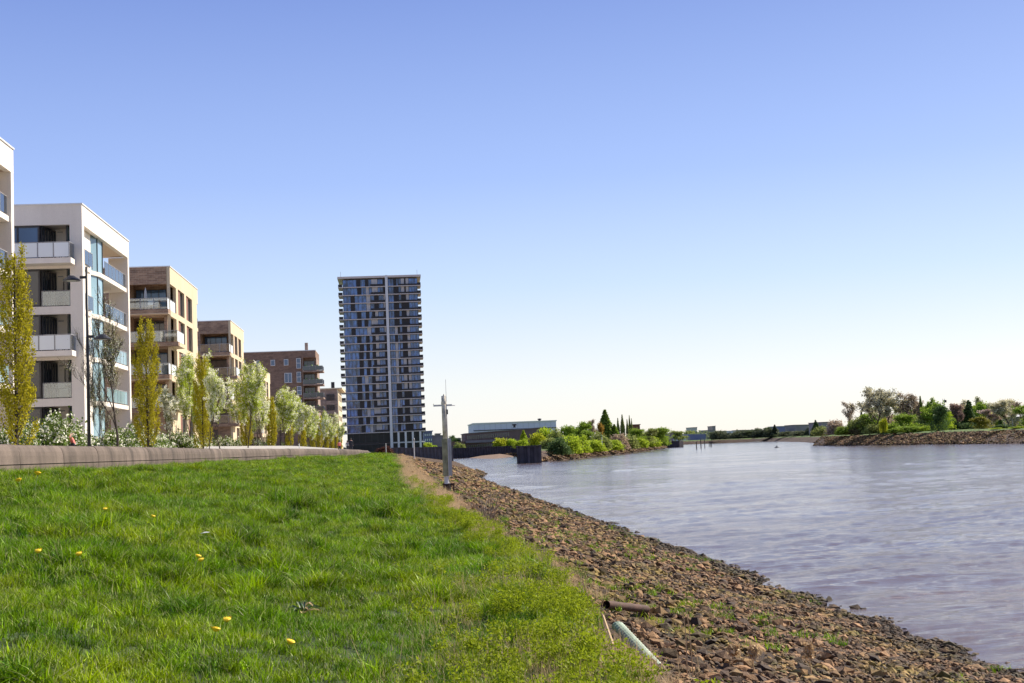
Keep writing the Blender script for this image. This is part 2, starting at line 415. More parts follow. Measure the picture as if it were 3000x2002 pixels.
# ------------------------------------------------------------------ near terrain
def wallX(Y): return -11.5 + 8.0 * sstep(95, 162, Y)
def waterX(Y):
    return np.interp(Y, [0, 60, 150, 186, 205, 215, 232, 321, 470, 565], [10.9, 10.9, 11.3, 11.9, 13.6, 14.9, 15.2, 18.0, 22.3, 24.6])
def grassX(Y): return 1.95 - .2 * np.sin(np.asarray(Y) * .21) - .8 * sstep(120, 190, Y)
def greenX(Y): return grassX(Y) - 1.35 * sstep(28, 62, Y) + .5 * (hash2(np.asarray(Y) * .35, 3.0) - .5)
def ground(X, Y):
    X = np.asarray(X, float); Y = np.asarray(Y, float)
    wx = wallX(Y); gx = grassX(Y); ww = waterX(Y)
    zl = 4.2 - .139 * (X - wx)
    zl = zl + (hash2(X * .55 + 7, Y * .4) - .5) * .22 * sstep(0, 2, X - wx) * sstep(9, 14, np.hypot(X, Y) + 4) + (hash2(X * 1.6, Y * 1.1) - .5) * .15
    zl = zl - .27 * (1 - sstep(0, 4.0, X - wx))
    zg = 4.2 - .139 * (gx - wx)
    t = (X - gx) / (ww - gx)
    zs = zg * (1 - t) - .12 * np.sin(np.clip(t, 0, 1) * math.pi) * 1.2
    zs = np.where(t > 1, -.35 * (X - ww), zs) + (hash2(X * 1.3, Y * 1.3 + 50) - .5) * .16
    b = sstep(-.25, .25, X - gx)
    return zl * (1 - b) + zs * b
def grid_mesh(name, xs_fn, nx, ys, mat, zf=ground):
    V = []
    for Y in ys:
        x0, x1 = xs_fn(Y); xs = np.linspace(x0, x1, nx); V.append(np.stack([xs, np.full(nx, Y), zf(xs, np.full(nx, Y))], 1))
    V = np.concatenate(V); ny = len(ys)
    i = np.arange(ny - 1)[:, None] * nx + np.arange(nx - 1)[None]
    Q = np.stack([i, i + 1, i + nx + 1, i + nx], -1).reshape(-1, 4)
    m = np_mesh(name, V, Q, mat); m.polygons.foreach_set('use_smooth', [True] * len(m.polygons)); return m
ys = np.concatenate([np.arange(-12, 40, .35), np.arange(40, 100, 1.0), np.arange(100, 201, 2.5)])
lawn = link('lawn', grid_mesh('lawn', lambda Y: (float(wallX(Y)) - .3, float(greenX(Y)) + .05), 44, ys, 'lawn_soil')); tag(lawn, kind='structure')
ys2 = np.concatenate([np.arange(-12, 60, .5), np.arange(60, 200, 1.5), np.arange(200, 480, 5)])
bank = link('river_bank', grid_mesh('river_bank', lambda Y: (float(greenX(Y)) - .02 if Y < 199 else float(wallX(Y)) - 1, float(waterX(Y)) + 7), 44, ys2, 'bank_soil')); tag(bank, kind='structure')
# promenade and land on the left
mb = MB(); yy = list(np.arange(-60, 480, 6.0))
for y0, y1 in zip(yy[:-1], yy[1:]):
    for (d0, z0), (d1, z1) in zip([(-.05, 4.3), (3.5, 4.3), (8, 5.4), (3000, 5.4)][:-1], [(3.5, 4.3), (8, 5.4), (3000, 5.4)]):
        a0 = float(wallX(y0)); a1 = float(wallX(y1))
        mb.add([(a0 - d0, y0, z0), (a1 - d0, y1, z0), (a1 - d1, y1, z1), (a0 - d1, y0, z1)], [(0, 1, 2, 3)])
tag(mb.build('promenade', 'paving'), kind='structure')
# river: real waves where the camera can tell them apart, rows spaced with distance
def river_mesh():
    ys = [17.0]
    while ys[-1] < 1300: ys.append(ys[-1] + max(.10, ys[-1] ** 2 / (4.2 * 1331) * .55))
    ys = np.array(ys); nx = 430; u = np.linspace(0, 1, nx)
    x0 = np.interp(ys, [17, 186, 215, 600, 1300], [9.5, 10.5, 13.5, 18, 40]); x1 = np.minimum(ys * .56 + 8, np.interp(ys, [0, 500, 760, 1300], [153, 165, 242, 360]))
    X = x0[:, None] + (x1 - x0)[:, None] * u[None]; Y = np.repeat(ys[:, None], nx, 1); dy = np.gradient(ys)[:, None]; dx = ((x1 - x0) / nx)[:, None]
    Z = np.zeros_like(X); patch = hash2(X * .05 + 3, Y * .018) * .5 + hash2(X * .16 + 40, Y * .05) * .3 + hash2(X * .4, Y * .16 + 7) * .2
    amp = .18 + 1.55 * sstep(.38, .58, patch)
    for i, (lam, a_) in enumerate([(.42, .032), (.8, .028), (1.5, .021), (2.8, .014), (5.2, .011), (10, .008), (20, .005), (42, .0028)]):
        c, s_ = math.cos(.10 + .13 * i), math.sin(.10 + .13 * i); xr = X * c + Y * s_; yr = -X * s_ + Y * c
        n_ = hash2(xr / (lam * 2.0) + 17 * i, yr / (lam * .55) + 5 * i); n_ = 1 - np.abs(2 * n_ - 1)
        Z += (n_ - .5) * lam * a_ * amp * sstep(1.0, 2.2, lam / dy) * sstep(.35, .9, lam * 2 / dx)
    V = np.stack([X, Y, Z], -1).reshape(-1, 3); ny = len(ys)
    i = np.arange(ny - 1)[:, None] * nx + np.arange(nx - 1)[None]; Q = np.stack([i, i + 1, i + nx + 1, i + nx], -1).reshape(-1, 4)
    n0 = len(V); V = np.concatenate([V, [(-8000, -8000, -.12), (8000, -8000, -.12), (8000, 12000, -.12), (-8000, 12000, -.12)]]); Q = np.concatenate([Q, [[n0, n0 + 1, n0 + 2, n0 + 3]]])
    m = np_mesh('river', V, Q, 'river_water'); m.polygons.foreach_set('use_smooth', [True] * len(m.polygons)); print('river quads', len(Q)); return m
tag(link('river', river_mesh()), kind='structure')

# far land masses: every row steps from the water's edge inland
def bank_strip(name, pts, prof, mat='bank_far', seed=0):
    rng = np.random.default_rng(seed); P = []
    for i in range(len(pts) - 1):
        a, b = np.array(pts[i], float), np.array(pts[i + 1], float); n = max(1, int(np.hypot(*(b - a)[:2]) / 7))
        for j in range(n): P.append(a + (b - a) * j / n)
    P.append(np.array(pts[-1], float)); V = []; nr = len(prof)
    for x, y, dx, dy in P:
        l = math.hypot(dx, dy); dx /= l; dy /= l; jx = rng.uniform(-.8, .8)
        for j, (d, z) in enumerate(prof):
            jj = jx * (1 if j < nr - 1 else 0); V.append((x + dx * (d + jj), y + dy * (d + jj), z + (rng.uniform(-.2, .25) if 0 < j < nr - 1 else 0)))
    m = len(P); i = np.arange(m - 1)[:, None] * nr + np.arange(nr - 1)[None]
    Q = np.stack([i, i + 1, i + nr + 1, i + nr], -1).reshape(-1, 4)
    return tag(link(name, np_mesh(name, V, Q, mat)), kind='structure')
bank_strip('far_bank', [(150, -400, 1, 0), (149, 200, 1, 0), (149, 315, 1, 0), (151, 381, 1, 0), (154, 450, 1, .1), (160, 498, 1, 1.2), (180, 520, .9, .6),
    (211, 655, 1, .0), (240, 760, 1, 0), (313, 1063, 1, .1), (338, 1230, 1, 1), (270, 1262, 0, 1), (185, 1400, 0, 1)],
    [(-1, -.6), (2, .7), (6, 2.2), (9.5, 3.2), (14, 3.7), (45, 3.9), (5000, 4.0)])
# peninsula
pen_r = [(36, 334), (57, 398), (78, 468), (105, 560), (140, 690), (170, 810)]
pen_l = [(32, 338), (39.2, 398), (46.3, 468), (55.5, 560), (61, 640), (62, 815)]
V = []; nr = 7; PP = []
for i in range(5):
    for j in range(10): 
        t = j / 10; PP.append(([pen_r[i][q] * (1 - t) + pen_r[i + 1][q] * t for q in (0, 1)], [pen_l[i][q] * (1 - t) + pen_l[i + 1][q] * t for q in (0, 1)]))
PP.append((pen_r[-1], pen_l[-1])); rg = np.random.default_rng(4)
for a, b in PP:
    a = np.array(a, float); b = np.array(b, float); L = np.linalg.norm(b - a); d = (b - a) / L
    for dist, z in ((-1, -.5), (1.5, .5), (min(5, L * .3), 1.7), (min(9, L * .55), 2.7), (min(13, L * .8), 3.4), (L * .9, 3.6), (L, 3.7)):
        V.append((*(a + d * (dist + (rg.uniform(-.5, .5) if 0 < dist < L * .85 else 0))), z + (rg.uniform(-.15, .2) if 0 < dist < L * .85 else 0)))
i = np.arange(len(PP) - 1)[:, None] * nr + np.arange(nr - 1)[None]
tag(link('peninsula', np_mesh('peninsula', V, np.stack([i, i + nr, i + nr + 1, i + 1], -1).reshape(-1, 4), 'bank_far')), kind='structure')
mb = MB()
mb.prism([(-4000, 478), (20.5, 478), (21.5, 700), (-4000, 700)], -1, 4.25)
tag(mb.build('harbour_ground', 'bank_far'), kind='structure')
mb = MB(); mb.prism([(22, 640), (60, 640), (60, 812), (170, 812), (184, 1400), (184, 9000), (-7000, 9000), (-7000, 701), (22, 701)], -1, 3.95)
tag(mb.build('hinterland', 'bank_far'), kind='structure')
mb = MB()                                   # small beach in the harbour mouth
B = [(38, 500), (52, 560), (60, 639), (36, 639), (33, 600), (34, 540)]
mb.add([(x, y, -.15) for x, y in B] + [(44, 560, .5), (50, 625, 1.3), (42, 632, .8)], [(0, 1, 6), (1, 2, 7), (1, 7, 6), (2, 3, 8), (2, 8, 7), (3, 4, 8), (4, 5, 6), (4, 6, 8), (6, 7, 8), (5, 0, 6)])
tag(mb.build('beach', 'beach_sand'), kind='structure')

# ------------------------------------------------------------------ flood wall in precast segments
fw = thing('flood_wall', 'long low concrete flood wall with rounded top along the lawn', 'wall', (0, 0, 0))
prof = [(-.02, -.9), (.02, 0.0), (.0, .36), (-.03, .50), (-.09, .62), (-.17, .69), (-.27, .715), (-.62, .715), (-.68, .68), (-.68, -.9)]
def wall_seg(y0, y1, dz):
    m = MB(); n = 3; rows = []
    for j in range(n + 1):
        y = y0 + (y1 - y0) * j / n; x = float(wallX(y)); k_ = 1 - .45 * float(sstep(110, 170, y))
        rows.append([(x + px, y, 4.2 + (pz * k_ + dz if pz > .3 else pz)) for px, pz in prof])
    K = len(prof); vs = [q for r_ in rows for q in r_]
    fs = [(j * K + i, (j + 1) * K + i, (j + 1) * K + i + 1, j * K + i + 1) for j in range(n) for i in range(K - 1)]
    fs += [tuple(range(K))[::-1], tuple(range(n * K, n * K + K))][::-1]
    m.add(vs, [f[::-1] for f in fs]); return m
cm = MB(); K = len(prof); rows = []
for yq in np.arange(-3, 199, 3.0):
    x = float(wallX(yq)); k_ = 1 - .45 * float(sstep(110, 170, yq)); rows.append([(x + px * .82 - .06, yq, 4.2 + ((pz - .05) * k_ if pz > .3 else pz)) for px, pz in prof])
cm.add([q for r_ in rows for q in r_], [(j * K + i, j * K + i + 1, (j + 1) * K + i + 1, (j + 1) * K + i) for j in range(len(rows) - 1) for i in range(K - 1)])
cm.build('joint_filler', 'dark_metal', fw)
rr = random.Random(3); y = 3.0 - 5.4 * 2 + 1.2
JO = 42.6
y = JO - 5.53 * 8
while y < 198:
    L = 5.53
    o = wall_seg(y + .022, min(y + L - .022, 199), rr.uniform(-.012, .012)).build('wall_segment', 'concrete', fw)
    y += L

# ------------------------------------------------------------------ building helpers
def holes_wall(mb, axis, p0, p1, u0, u1, z0, z1, holes):
    """wall slab between p0 and p1 on its normal axis, u along the other; holes = (u0,u1,z0,z1)"""
    us = sorted({u0, u1, *[h[0] for h in holes], *[h[1] for h in holes]}); us = [u for u in us if u0 <= u <= u1]
    zs = sorted({z0, z1, *[h[2] for h in holes], *[h[3] for h in holes]}); zs = [z for z in zs if z0 <= z <= z1]
    for a, b in zip(us[:-1], us[1:]):
        run = None
        for c, d in zip(zs[:-1], zs[1:]):
            um, zm = (a + b) / 2, (c + d) / 2
            solid = not any(h[0] < um < h[1] and h[2] < zm < h[3] for h in holes)
            if solid: run = (run[0], d) if run else (c, d)
            if (not solid or d == zs[-1]) and run:
                if axis == 'y': mb.box(a, b, p0, p1, run[0], run[1])
                else: mb.box(p0, p1, a, b, run[0], run[1])
                run = None
def window(parent, axis, p, u0, u1, z0, z1, muls=1, pane='pane_dark', frame='frame_dark', fw_=.06, d=.07, trans=None):
    f = MB(); us = [u0 + (u1 - u0) * i / muls for i in range(muls + 1)]
    def bx(m, a, b, c, e, q0, q1):
        m.box(a, b, q0, q1, c, e) if axis == 'y' else m.box(q0, q1, a, b, c, e)
    bx(f, u0, u1, z0, z0 + fw_, p, p + d); bx(f, u0, u1, z1 - fw_, z1, p, p + d)
    for i, u in enumerate(us):
        a = u if i == 0 else (u - fw_ if i == muls else u - fw_ / 2)
        bx(f, a, a + fw_, z0 + fw_, z1 - fw_, p, p + d)
    if trans: bx(f, u0 + fw_, u1 - fw_, trans, trans + fw_, p + .01, p + d - .01)
    fo = f.build('window', frame, parent); q = MB()
    bx(q, u0 + fw_ / 2, u1 - fw_ / 2, z0 + fw_ / 2, z1 - fw_ / 2, p + d * .4, p + d * .6)
    q.build('pane', pane, fo); return fo
def railing(parent, pts, z, h=1.05, pane='glass_clear', post=1.3, name='glass_railing'):
    """glass railing along a polyline: each glass panel its own part, posts and handrail together"""
    fr = MB(); panels = []
    for (x0, y0), (x1, y1) in zip(pts[:-1], pts[1:]):
        L = math.hypot(x1 - x0, y1 - y0); n = max(1, round(L / post)); dx, dy = (x1 - x0) / L, (y1 - y0) / L
        for i in range(n + 1):
            t = L * i / n; fr.box(x0 + dx * t - .02, x0 + dx * t + .02, y0 + dy * t - .02, y0 + dy * t + .02, z - .05, z + h)
        fr.tube([(x0, y0, z + h), (x1, y1, z + h)], .025, 4)
        for i in range(n):
            a, b = L * i / n + .04, L * (i + 1) / n - .04
            ax, ay, bx_, by = x0 + dx * a, y0 + dy * a, x0 + dx * b, y0 + dy * b; nx, ny = -dy * .008, dx * .008
            panels.append(MB().prism([(ax - nx, ay - ny), (bx_ - nx, by - ny), (bx_ + nx, by + ny), (ax + nx, ay + ny)][::1], z + .06, z + h - .04))
    fo = fr.build(name, 'grey_metal', parent)
    for p_ in panels: p_.build('glass_panel', pane, fo)
    return fo

def chair_set(x, y, z, label, rz=0, mat='dark_metal'):
    t = thing('garden_table', label, 'table', (x, y, z), rz)
    MB().box(-.45, .45, -.3, .3, .70, .73).build('table_top', mat, t)
    for sx in (-.4, .4):
        for sy in (-.25, .25): MB().box(sx - .02, sx + .02, sy - .02, sy + .02, 0, .70).build('leg', mat, t)
    return t
def chair(x, y, z, label, rz=0, mat='dark_metal', group=None):
    t = thing('balcony_chair', label, 'chair', (x, y, z), rz, group)
    MB().box(-.24, .24, -.24, .24, .43, .47).build('seat', mat, t)
    MB().box(-.24, .24, .2, .24, .47, .95).build('backrest', mat, t)
    for sx in (-.22, .22):
        for sy in (-.22, .22): MB().box(sx - .015, sx + .015, sy - .015, sy + .015, 0, .43).build('leg', mat, t)
    return t

# ------------------------------------------------------------------ white apartment block (second from left)
def white_block(y0, y1, label, full=True):
    XF = -20.3; zt = 21.7; SH = 3.08; Z0 = 5.55
    fl = [Z0 + SH * i + .05 for i in range(5)]       # floor levels
    t = thing('apartment_building', label, 'building', (XF, y0, Z0))
    t.location = (0, 0, 0)
    XB = -45
    # core volume
    m = MB(); m.box(XB, -24.3, y0 + .36, y1 - .02, 4.8, zt - .5)
    m.build('building_core', 'white_render', t)
    # front wall with loggia openings (camera side)
    holes = []; band = zt - 1.35
    for i, z in enumerate(fl):
        top = min(z + 2.55, band); zb = z if i % 2 == 0 else z
        holes.append((-36, -21.12, z, top))
    m = MB(); holes_wall(m, 'y', y0, y0 + .35, XB, XF, 4.8, zt, holes); m.build('front_wall', 'white_render', t)
    # river-side frame: top band, two piers
    m = MB(); m.box(XF - .35, XF, y0 + .352, y1, band, zt); m.build('roof_band', 'white_render', t)
    m = MB(); m.box(XF - .8, XF - .002, y0 + .352, y0 + .62, 4.8, band - .002); m.build('pier', 'white_render', t)
    m = MB(); m.box(XF - 1.5, XF - .002, y1 - .5, y1, 4.8, band - .002); m.build('pier', 'white_render', t)
    m = MB(); m.box(XB, XF - .352, y0 + .354, y1, zt - .35, zt - .02); m.build('roof', 'white_render', t)
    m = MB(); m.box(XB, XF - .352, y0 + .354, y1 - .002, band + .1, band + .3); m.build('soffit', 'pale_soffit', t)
    # roof coping
    m = MB(); m.box(XB, XF + .06, y0 - .06, y0 + .45, zt, zt + .09); m.box(XF - .4, XF + .06, y0 + .452, y1 + .06, zt, zt + .09)
    m.build('coping', 'white_metal', t)
    # loggia back wall + floor slabs + side glazing
    m = MB(); m.box(-24.3, -20.75, y0 + 2.45, y0 + 4.5, 4.8, band + .1); m.box(-21.115, -20.98, y0 + .352, y0 + 2.448, 4.8, band + .1); m.build('loggia_wall', 'loggia_brightened', t)
    m = MB(); m.box(-22.2, -22.0, y0 + 9.6, y1 - 1.9, 4.8, fl[4] - .35); m.build('inner_wall', 'brick_pale', t)
    for i, z in enumerate(fl):
        top = min(z + 2.55, band)
        if z > 5.6:
            m = MB(); m.box(-36, -21.12, y0 + .36, y0 + 2.44, z - .32, z - .003); m.build('floor_slab', 'loggia_brightened', t)
        window(t, 'y', y0 + .12, -36, -23.12, z + .02, top - .02, 9, 'pane_blue' if i == 4 else 'pane_dark', 'frame_dark', .12, .1)
        dw = window(t, 'x', 0, 0, 2.1, z + .02, top - .02, 5, 'pane_dark', 'frame_dark', .09, .1); dw.location = (-23.1, y0 + .3, 0); dw.rotation_euler = (0, 0, -.2)
        if i in (1, 3):
            window(t, 'y', y0 + 2.38, -22.15, -21.3, z + .9 if i == 1 else z + .9, z + 2.15, 1, 'pane_dark', 'frame_dark', .06, .1)
        l = MB(); l.box(-21.75, -21.35, y0 + 2.36, y0 + 2.44, z + 2.25, z + 2.42); l.build('wall_lamp', 'dark_metal', t)
        l = MB(); l.box(-22.5, -22.15, y0 + 2.38, y0 + 2.44, z + 2.3, z + 2.36); l.build('air_vent', 'grey_metal', t)
        if i in (2, 4):       # projecting balcony
            m = MB(); m.box(-36, -20.75, y0 - 1.35, y0 - .002, z - .36, z - .002); m.build('balcony_slab', 'white_render', t)
            pane = 'pane_frost'
            railing(t, [(-28, y0 - 1.3), (-20.85, y0 - 1.3)], z, 1.05, pane, 1.05, 'front_railing')
            railing(t, [(-20.85, y0 - 1.27), (-20.85, y0 - .05)], z, 1.05, 'glass_clear', 1.2, 'side_railing')
        elif i in (1, 3):
            railing(t, [(-23.0, y0 + .1), (-21.14, y0 + .1)], z, 1.05, 'glass_clear', 1.25)
    # river side: set-back glazing, glass bay, curved balconies
    for i, z in enumerate(fl):
        top = min(z + 2.72, band + .1)
        window(t, 'x', -21.5, y0 + .65, y0 + 4.15, z + .0, top, 2, 'pane_cyan', 'frame_dark', .07, .08)
        # glass bay
        bay = MB(); bay.prism([(-22.0, y0 + 4.6), (-21.0, y0 + 4.6), (-20.62, y0 + 6.0), (-20.62, y0 + 7.7), (-22.0, y0 + 7.7)], z - .02, top)
        bo = bay.build('glass_bay', 'pane_cyan', t)
        for (ax, ay) in ((-20.99, y0 + 4.58), (-20.6, y0 + 6.0), (-20.6, y0 + 7.7)):
            MB().box(ax - .03, ax + .03, ay - .03, ay + .03, z, top - .02).build('mullion', 'frame_dark', bo)
        if z > 5.6:
            s = MB(); s.prism([(-24, y0 + 4.52), (-20.9, y0 + 4.52), (-20.45, y0 + 6.2), (-20.42, y0 + 9), (-20.42, y1 - .56), (-24, y1 - .56)], z - .34, z - .03)
            s.build('balcony_slab', 'white_render', t)
            railing(t, [(-20.5, y0 + 8.0), (-20.5, y1 - .65)], z, 1.05, 'pane_cyan' if i < 3 else 'glass_clear', 1.2)
            s = MB(); s.box(-21.5, XF - .36, y0 + .66, y0 + 4.2, z - .34, z - .03); s.build('balcony_slab', 'white_render', t)
            railing(t, [(-20.6, y0 + .8), (-20.6, y0 + 4.4)], z, 1.05, 'glass_clear', 1.2)
        if i < 4: window(t, 'x', -21.98, y0 + 9.9, y0 + 12.4, z + .1, z + 2.3, 2, 'pane_dark')
    return t
blkA = white_block(74.6 - 16.1, 74.6, 'white apartment block cut off by the left edge of the photo')
blkB = white_block(90.9, 107.0, 'white apartment block with corner loggias and glass bay behind the tall lamp')
f5 = 5.6 + 3.08 * 4; f4 = 5.6 + 3.08 * 3; f3 = 5.6 + 3.08 * 2; f2 = 5.6 + 3.08
chair(-22.0, 91.7, f4, 'dark chair on the second balcony from the top of the white block', .4)
g = thing('gas_grill', 'covered dark barbecue standing behind glass on the white block balcony', 'grill', (-21.9, 92.4, f4))
MB().box(-.5, .5, -.3, .3, .75, 1.2).build('cover', 'dark_metal', g); MB().box(-.4, .4, -.25, .25, .1, .74).build('cabinet', 'dark_metal', g)
for sx in (-.35, .35): MB().tube([(sx, -.2, .05), (sx, .2, .05)], .05, 8).build('wheel', 'dark_metal', g)
chair_set(-22.2, 90.1, f3, 'dark table on the projecting middle balcony of the white block')
chair(-21.4, 90.0, f3, 'dark chair at the table on the middle white balcony', 1.2)
chair_set(-21.9, 92.0, f2, 'low dark table behind the glass of the lowest white loggia')
chair(-21.55, 90.1, f5, 'dark lounge chair behind frosted panels on the top white balcony', .8)

# ------------------------------------------------------------------ brick blocks with cream river front
def brick_block(y0, y1, zt, label, ch, bx=-24.6, matf='brick_brown'):
    XF = -20.3; SH = 3.05; Z0 = 5.4; XB = -40
    t = thing('apartment_building', label, 'building'); n = 5; zt = zt
    fl = [zt - 1.45 - SH * (n - i) + .38 for i in range(n)]
    band = zt - 1.4
    holes = [(-24.2, XF - .02 if i % 2 == 0 else -20.9, z, z + 2.5) for i, z in enumerate(fl) if i > 0]
    m = MB(); m.box(XB, -24.3, y0 + .36, y1 - .02, 4.8, zt - .3); m.box(-24.28, XF - .6, y0 + 3.6, y1 - .35, 4.8, zt - .3); m.build('building_core', matf, t)
    m = MB(); holes_wall(m, 'y', y0, y0 + .35, XB, XF - .32, 4.8, zt, [(h[0], min(h[1], XF - .32), h[2], min(h[3], band + .05)) for h in holes]); m.build('front_wall', matf, t)
    # cream river front with tall openings
    W = []
    ww = (y1 - y0)
    cols = [(y0 + ww * a, y0 + ww * b) for a, b in ((.27, .50), (.57, .80))]
    hol = []
    for i, z in enumerate(fl):
        for (a, b) in cols: hol.append((a, b, z + .05, min(z + 2.55, band - .1)))
        if i > 0: hol.append((y0 + .01, y0 + ww * .20, z, min(z + 2.5, band - .05)))
    m = MB(); holes_wall(m, 'x', XF - .3, XF, y0, y1, 4.8, zt, hol); m.build('river_wall', 'cream_render', t)
    for i, z in enumerate(fl):
        for (a, b) in cols:
            m = MB(); m.box(XF - .32, XF - .12, a + .003, a + (b - a) * .5, z + .06, min(z + 2.54, band - .11)); m.build('brick_infill', 'brick_red', t)
            window(t, 'x', XF - .3, a + (b - a) * .5, b - .003, z + .06, min(z + 2.54, band - .11), 1, 'pane_dark')
    m = MB(); m.box(XB, XF + .05, y0 - .05, y0 + .4, zt, zt + .09); m.box(XF - .35, XF + .05, y0 + .402, y1 + .8, zt, zt + .09); m.build('coping', 'white_metal', t)
    m = MB(); m.box(XB, XF - .302, y0 + .352, y1, zt - .28, zt - .05); m.build('roof', 'cream_render', t)
    m = MB(); m.box(XF - 1.6, XF - .003, y1 + .002, y1 + .8, zt - 1.6, zt); m.build('canopy', 'cream_render', t)
    for i, z in enumerate(fl):
        if i == 0: 
            window(t, 'y', y0 - .08, -23.6, -22.2, z + .3, z + 2.3, 2, 'pane_dark'); continue
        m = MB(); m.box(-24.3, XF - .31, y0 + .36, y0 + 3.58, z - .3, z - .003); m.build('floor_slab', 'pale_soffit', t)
        window(t, 'y', y0 + 3.4, -24.1, -21.2, z + .02, z + 2.42, 4, 'pane_dark' if i % 2 else 'pane_blue')
        if i % 2 == 0:
            m = MB(); m.box(-24.2, XF - .02, y0 - 1.2, y0 - .003, z - .38, z - .003); m.build('balcony_slab', matf, t)
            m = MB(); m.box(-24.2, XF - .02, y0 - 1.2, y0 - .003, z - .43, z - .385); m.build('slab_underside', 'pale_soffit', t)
            railing(t, [(-24.1, y0 - 1.15), (XF - .1, y0 - 1.15)], z, 1.05, 'glass_clear', 1.2, 'front_railing')
            railing(t, [(XF - .1, y0 - 1.12), (XF - .1, y0 + ww * .19)], z, 1.05, 'pane_frost', 1.4, 'side_railing')
        else:
            m = MB(); m.box(-24.2, -20.5 + 1.0, y0 - .9, y0 - .003, z - .38, z - .003); m.build('balcony_slab', matf, t)
            railing(t, [(-24.1, y0 - .85), (-19.6, y0 - .85)], z, 1.05, 'glass_clear', 1.2, 'front_railing')
            m = MB(); m.box(XF + .003, -19.5, y0 - .002, y0 + ww * .19, z - .38, z - .003); m.build('balcony_slab', 'cream_render', t)
            railing(t, [(-19.6, y0 - .82), (-19.6, y0 + ww * .18)], z, 1.05, 'pane_frost', 1.4, 'side_railing')
        # far-side balcony
        if i > 2:
            m = MB(); m.box(-22.2, XF - .1, y1 + .003, y1 + 1.4, z - .35, z - .003); m.build('balcony_slab', 'cream_render', t)
            railing(t, [(XF - .15, y1 + .05), (XF - .15, y1 + 1.3)], z, 1.05, 'glass_clear', 1.3, 'far_railing')
    return t, fl
blkC, flC = brick_block(126.7, 143.9, 22.45, 'brown brick apartment block with cream river front beside the white block', True)
blkD, flD = brick_block(174, 188.6, 22.0, 'smaller looking brown brick block third along the promenade', True)
blkE, flE = brick_block(213.5, 228.0, 18.2, 'low brown brick block mostly hidden behind the blossoming trees', True)
chair(-22.0, 126.2, flC[4], 'chair on the top brick balcony', .4, 'white_metal')
pa = thing('garden_parasol', 'closed pale parasol standing on the top brick balcony', 'parasol', (-22.5, 126.3, flC[4]))
MB().tube([(0, 0, 0), (0, 0, 2.1)], .025, 6).build('pole', 'grey_metal', pa); MB().lathe([(.02, 2.15), (.1, 1.8), (.16, 1.1), (.02, 1.05)], n=8).build('canopy', 'curtain', pa)
# ------------------------------------------------------------------ long brown block and pale block near the tower
def F_block():
    Y = 305.0; XR = PX(933, Y); XL = PX(690, Y); z1 = ZH(933, 1027, Y); t = thing('apartment_building', 'long dark brick block with small windows left of the tower', 'building')
    XS = PX(893, Y)
    m = MB(); m.box(XL, XS, Y, Y + 15, 4, z1); m.build('wall', 'brick_dark', t)
    m = MB(); m.box(XS + .003, XR - 2.9, Y - .15, Y + 15, 4, z1 - 1.55); m.box(XR - 2.899, XR, Y + 2.5, Y + 15, 4, z1 - 1.55); m.build('stair_wall', 'brick_pale', t)
    m = MB(); m.box(XS + .003, XR, Y - .15, Y + 15, z1 - 1.548, z1); m.build('roof_band', 'brick_dark', t)
    m = MB(); m.box(XL, XR + .05, Y - .2, Y + 15, z1 + .002, z1 + .15); m.build('coping', 'white_metal', t)
    cx = PX(905, Y); m = MB(); m.box(cx - .35, cx + .35, Y + 2, Y + 2.7, z1 + .152, z1 + 2.0); m.build('chimney', 'brick_pale', t)
    for px, y0, y1, wpx, ms in [(720, 1055, 1073, 12, 1), (763, 1057, 1074, 9, 1), (807, 1055, 1072, 13, 1), (846, 1053, 1071, 13, 1), (851, 1093, 1122, 22, 2)]:
        window(t, 'y', Y - .3, PX(px - wpx / 2, Y), PX(px + wpx / 2, Y), ZH(px, y1, Y), ZH(px, y0, Y), ms, 'pane_blue', 'white_metal', .1, .28)
    for (y0, y1) in [(1050, 1080), (1090, 1121), (1132, 1158), (1172, 1198)]:
        window(t, 'y', Y - .4, PX(876, Y), PX(889, Y), ZH(882, y1, Y), ZH(882, y0, Y), 1, 'pane_blue', 'white_metal', .1, .38, trans=ZH(882, (y0 + y1) / 2, Y))
    for k_ in range(5):
        z = z1 - 4.6 - 3.05 * k_
        m = MB(); m.box(XR - 2.95, XR + 1.6, Y - 1.1, Y + 5.5, z - .3, z); m.build('balcony_slab', 'brick_pale', t)
        window(t, 'y', Y + 2.3, XR - 2.8, XR - .4, z + .05, z + 2.4, 3, 'pane_dark')
        railing(t, [(XR - 2.9, Y - 1.05), (XR + 1.5, Y - 1.05), (XR + 1.5, Y + 5)], z, 1.05, 'pane_dark', 1.5)
        for q in range(3):
            MB().lathe([(.02, 0), (.25, .05), (.35, .4), (.2, .75), (.02, .9)], (XR - 2.2 + q * 1.3, Y - .7, z + .5), 6).build('planter_shrub', 'stem_green', t)
    return t
F_block()
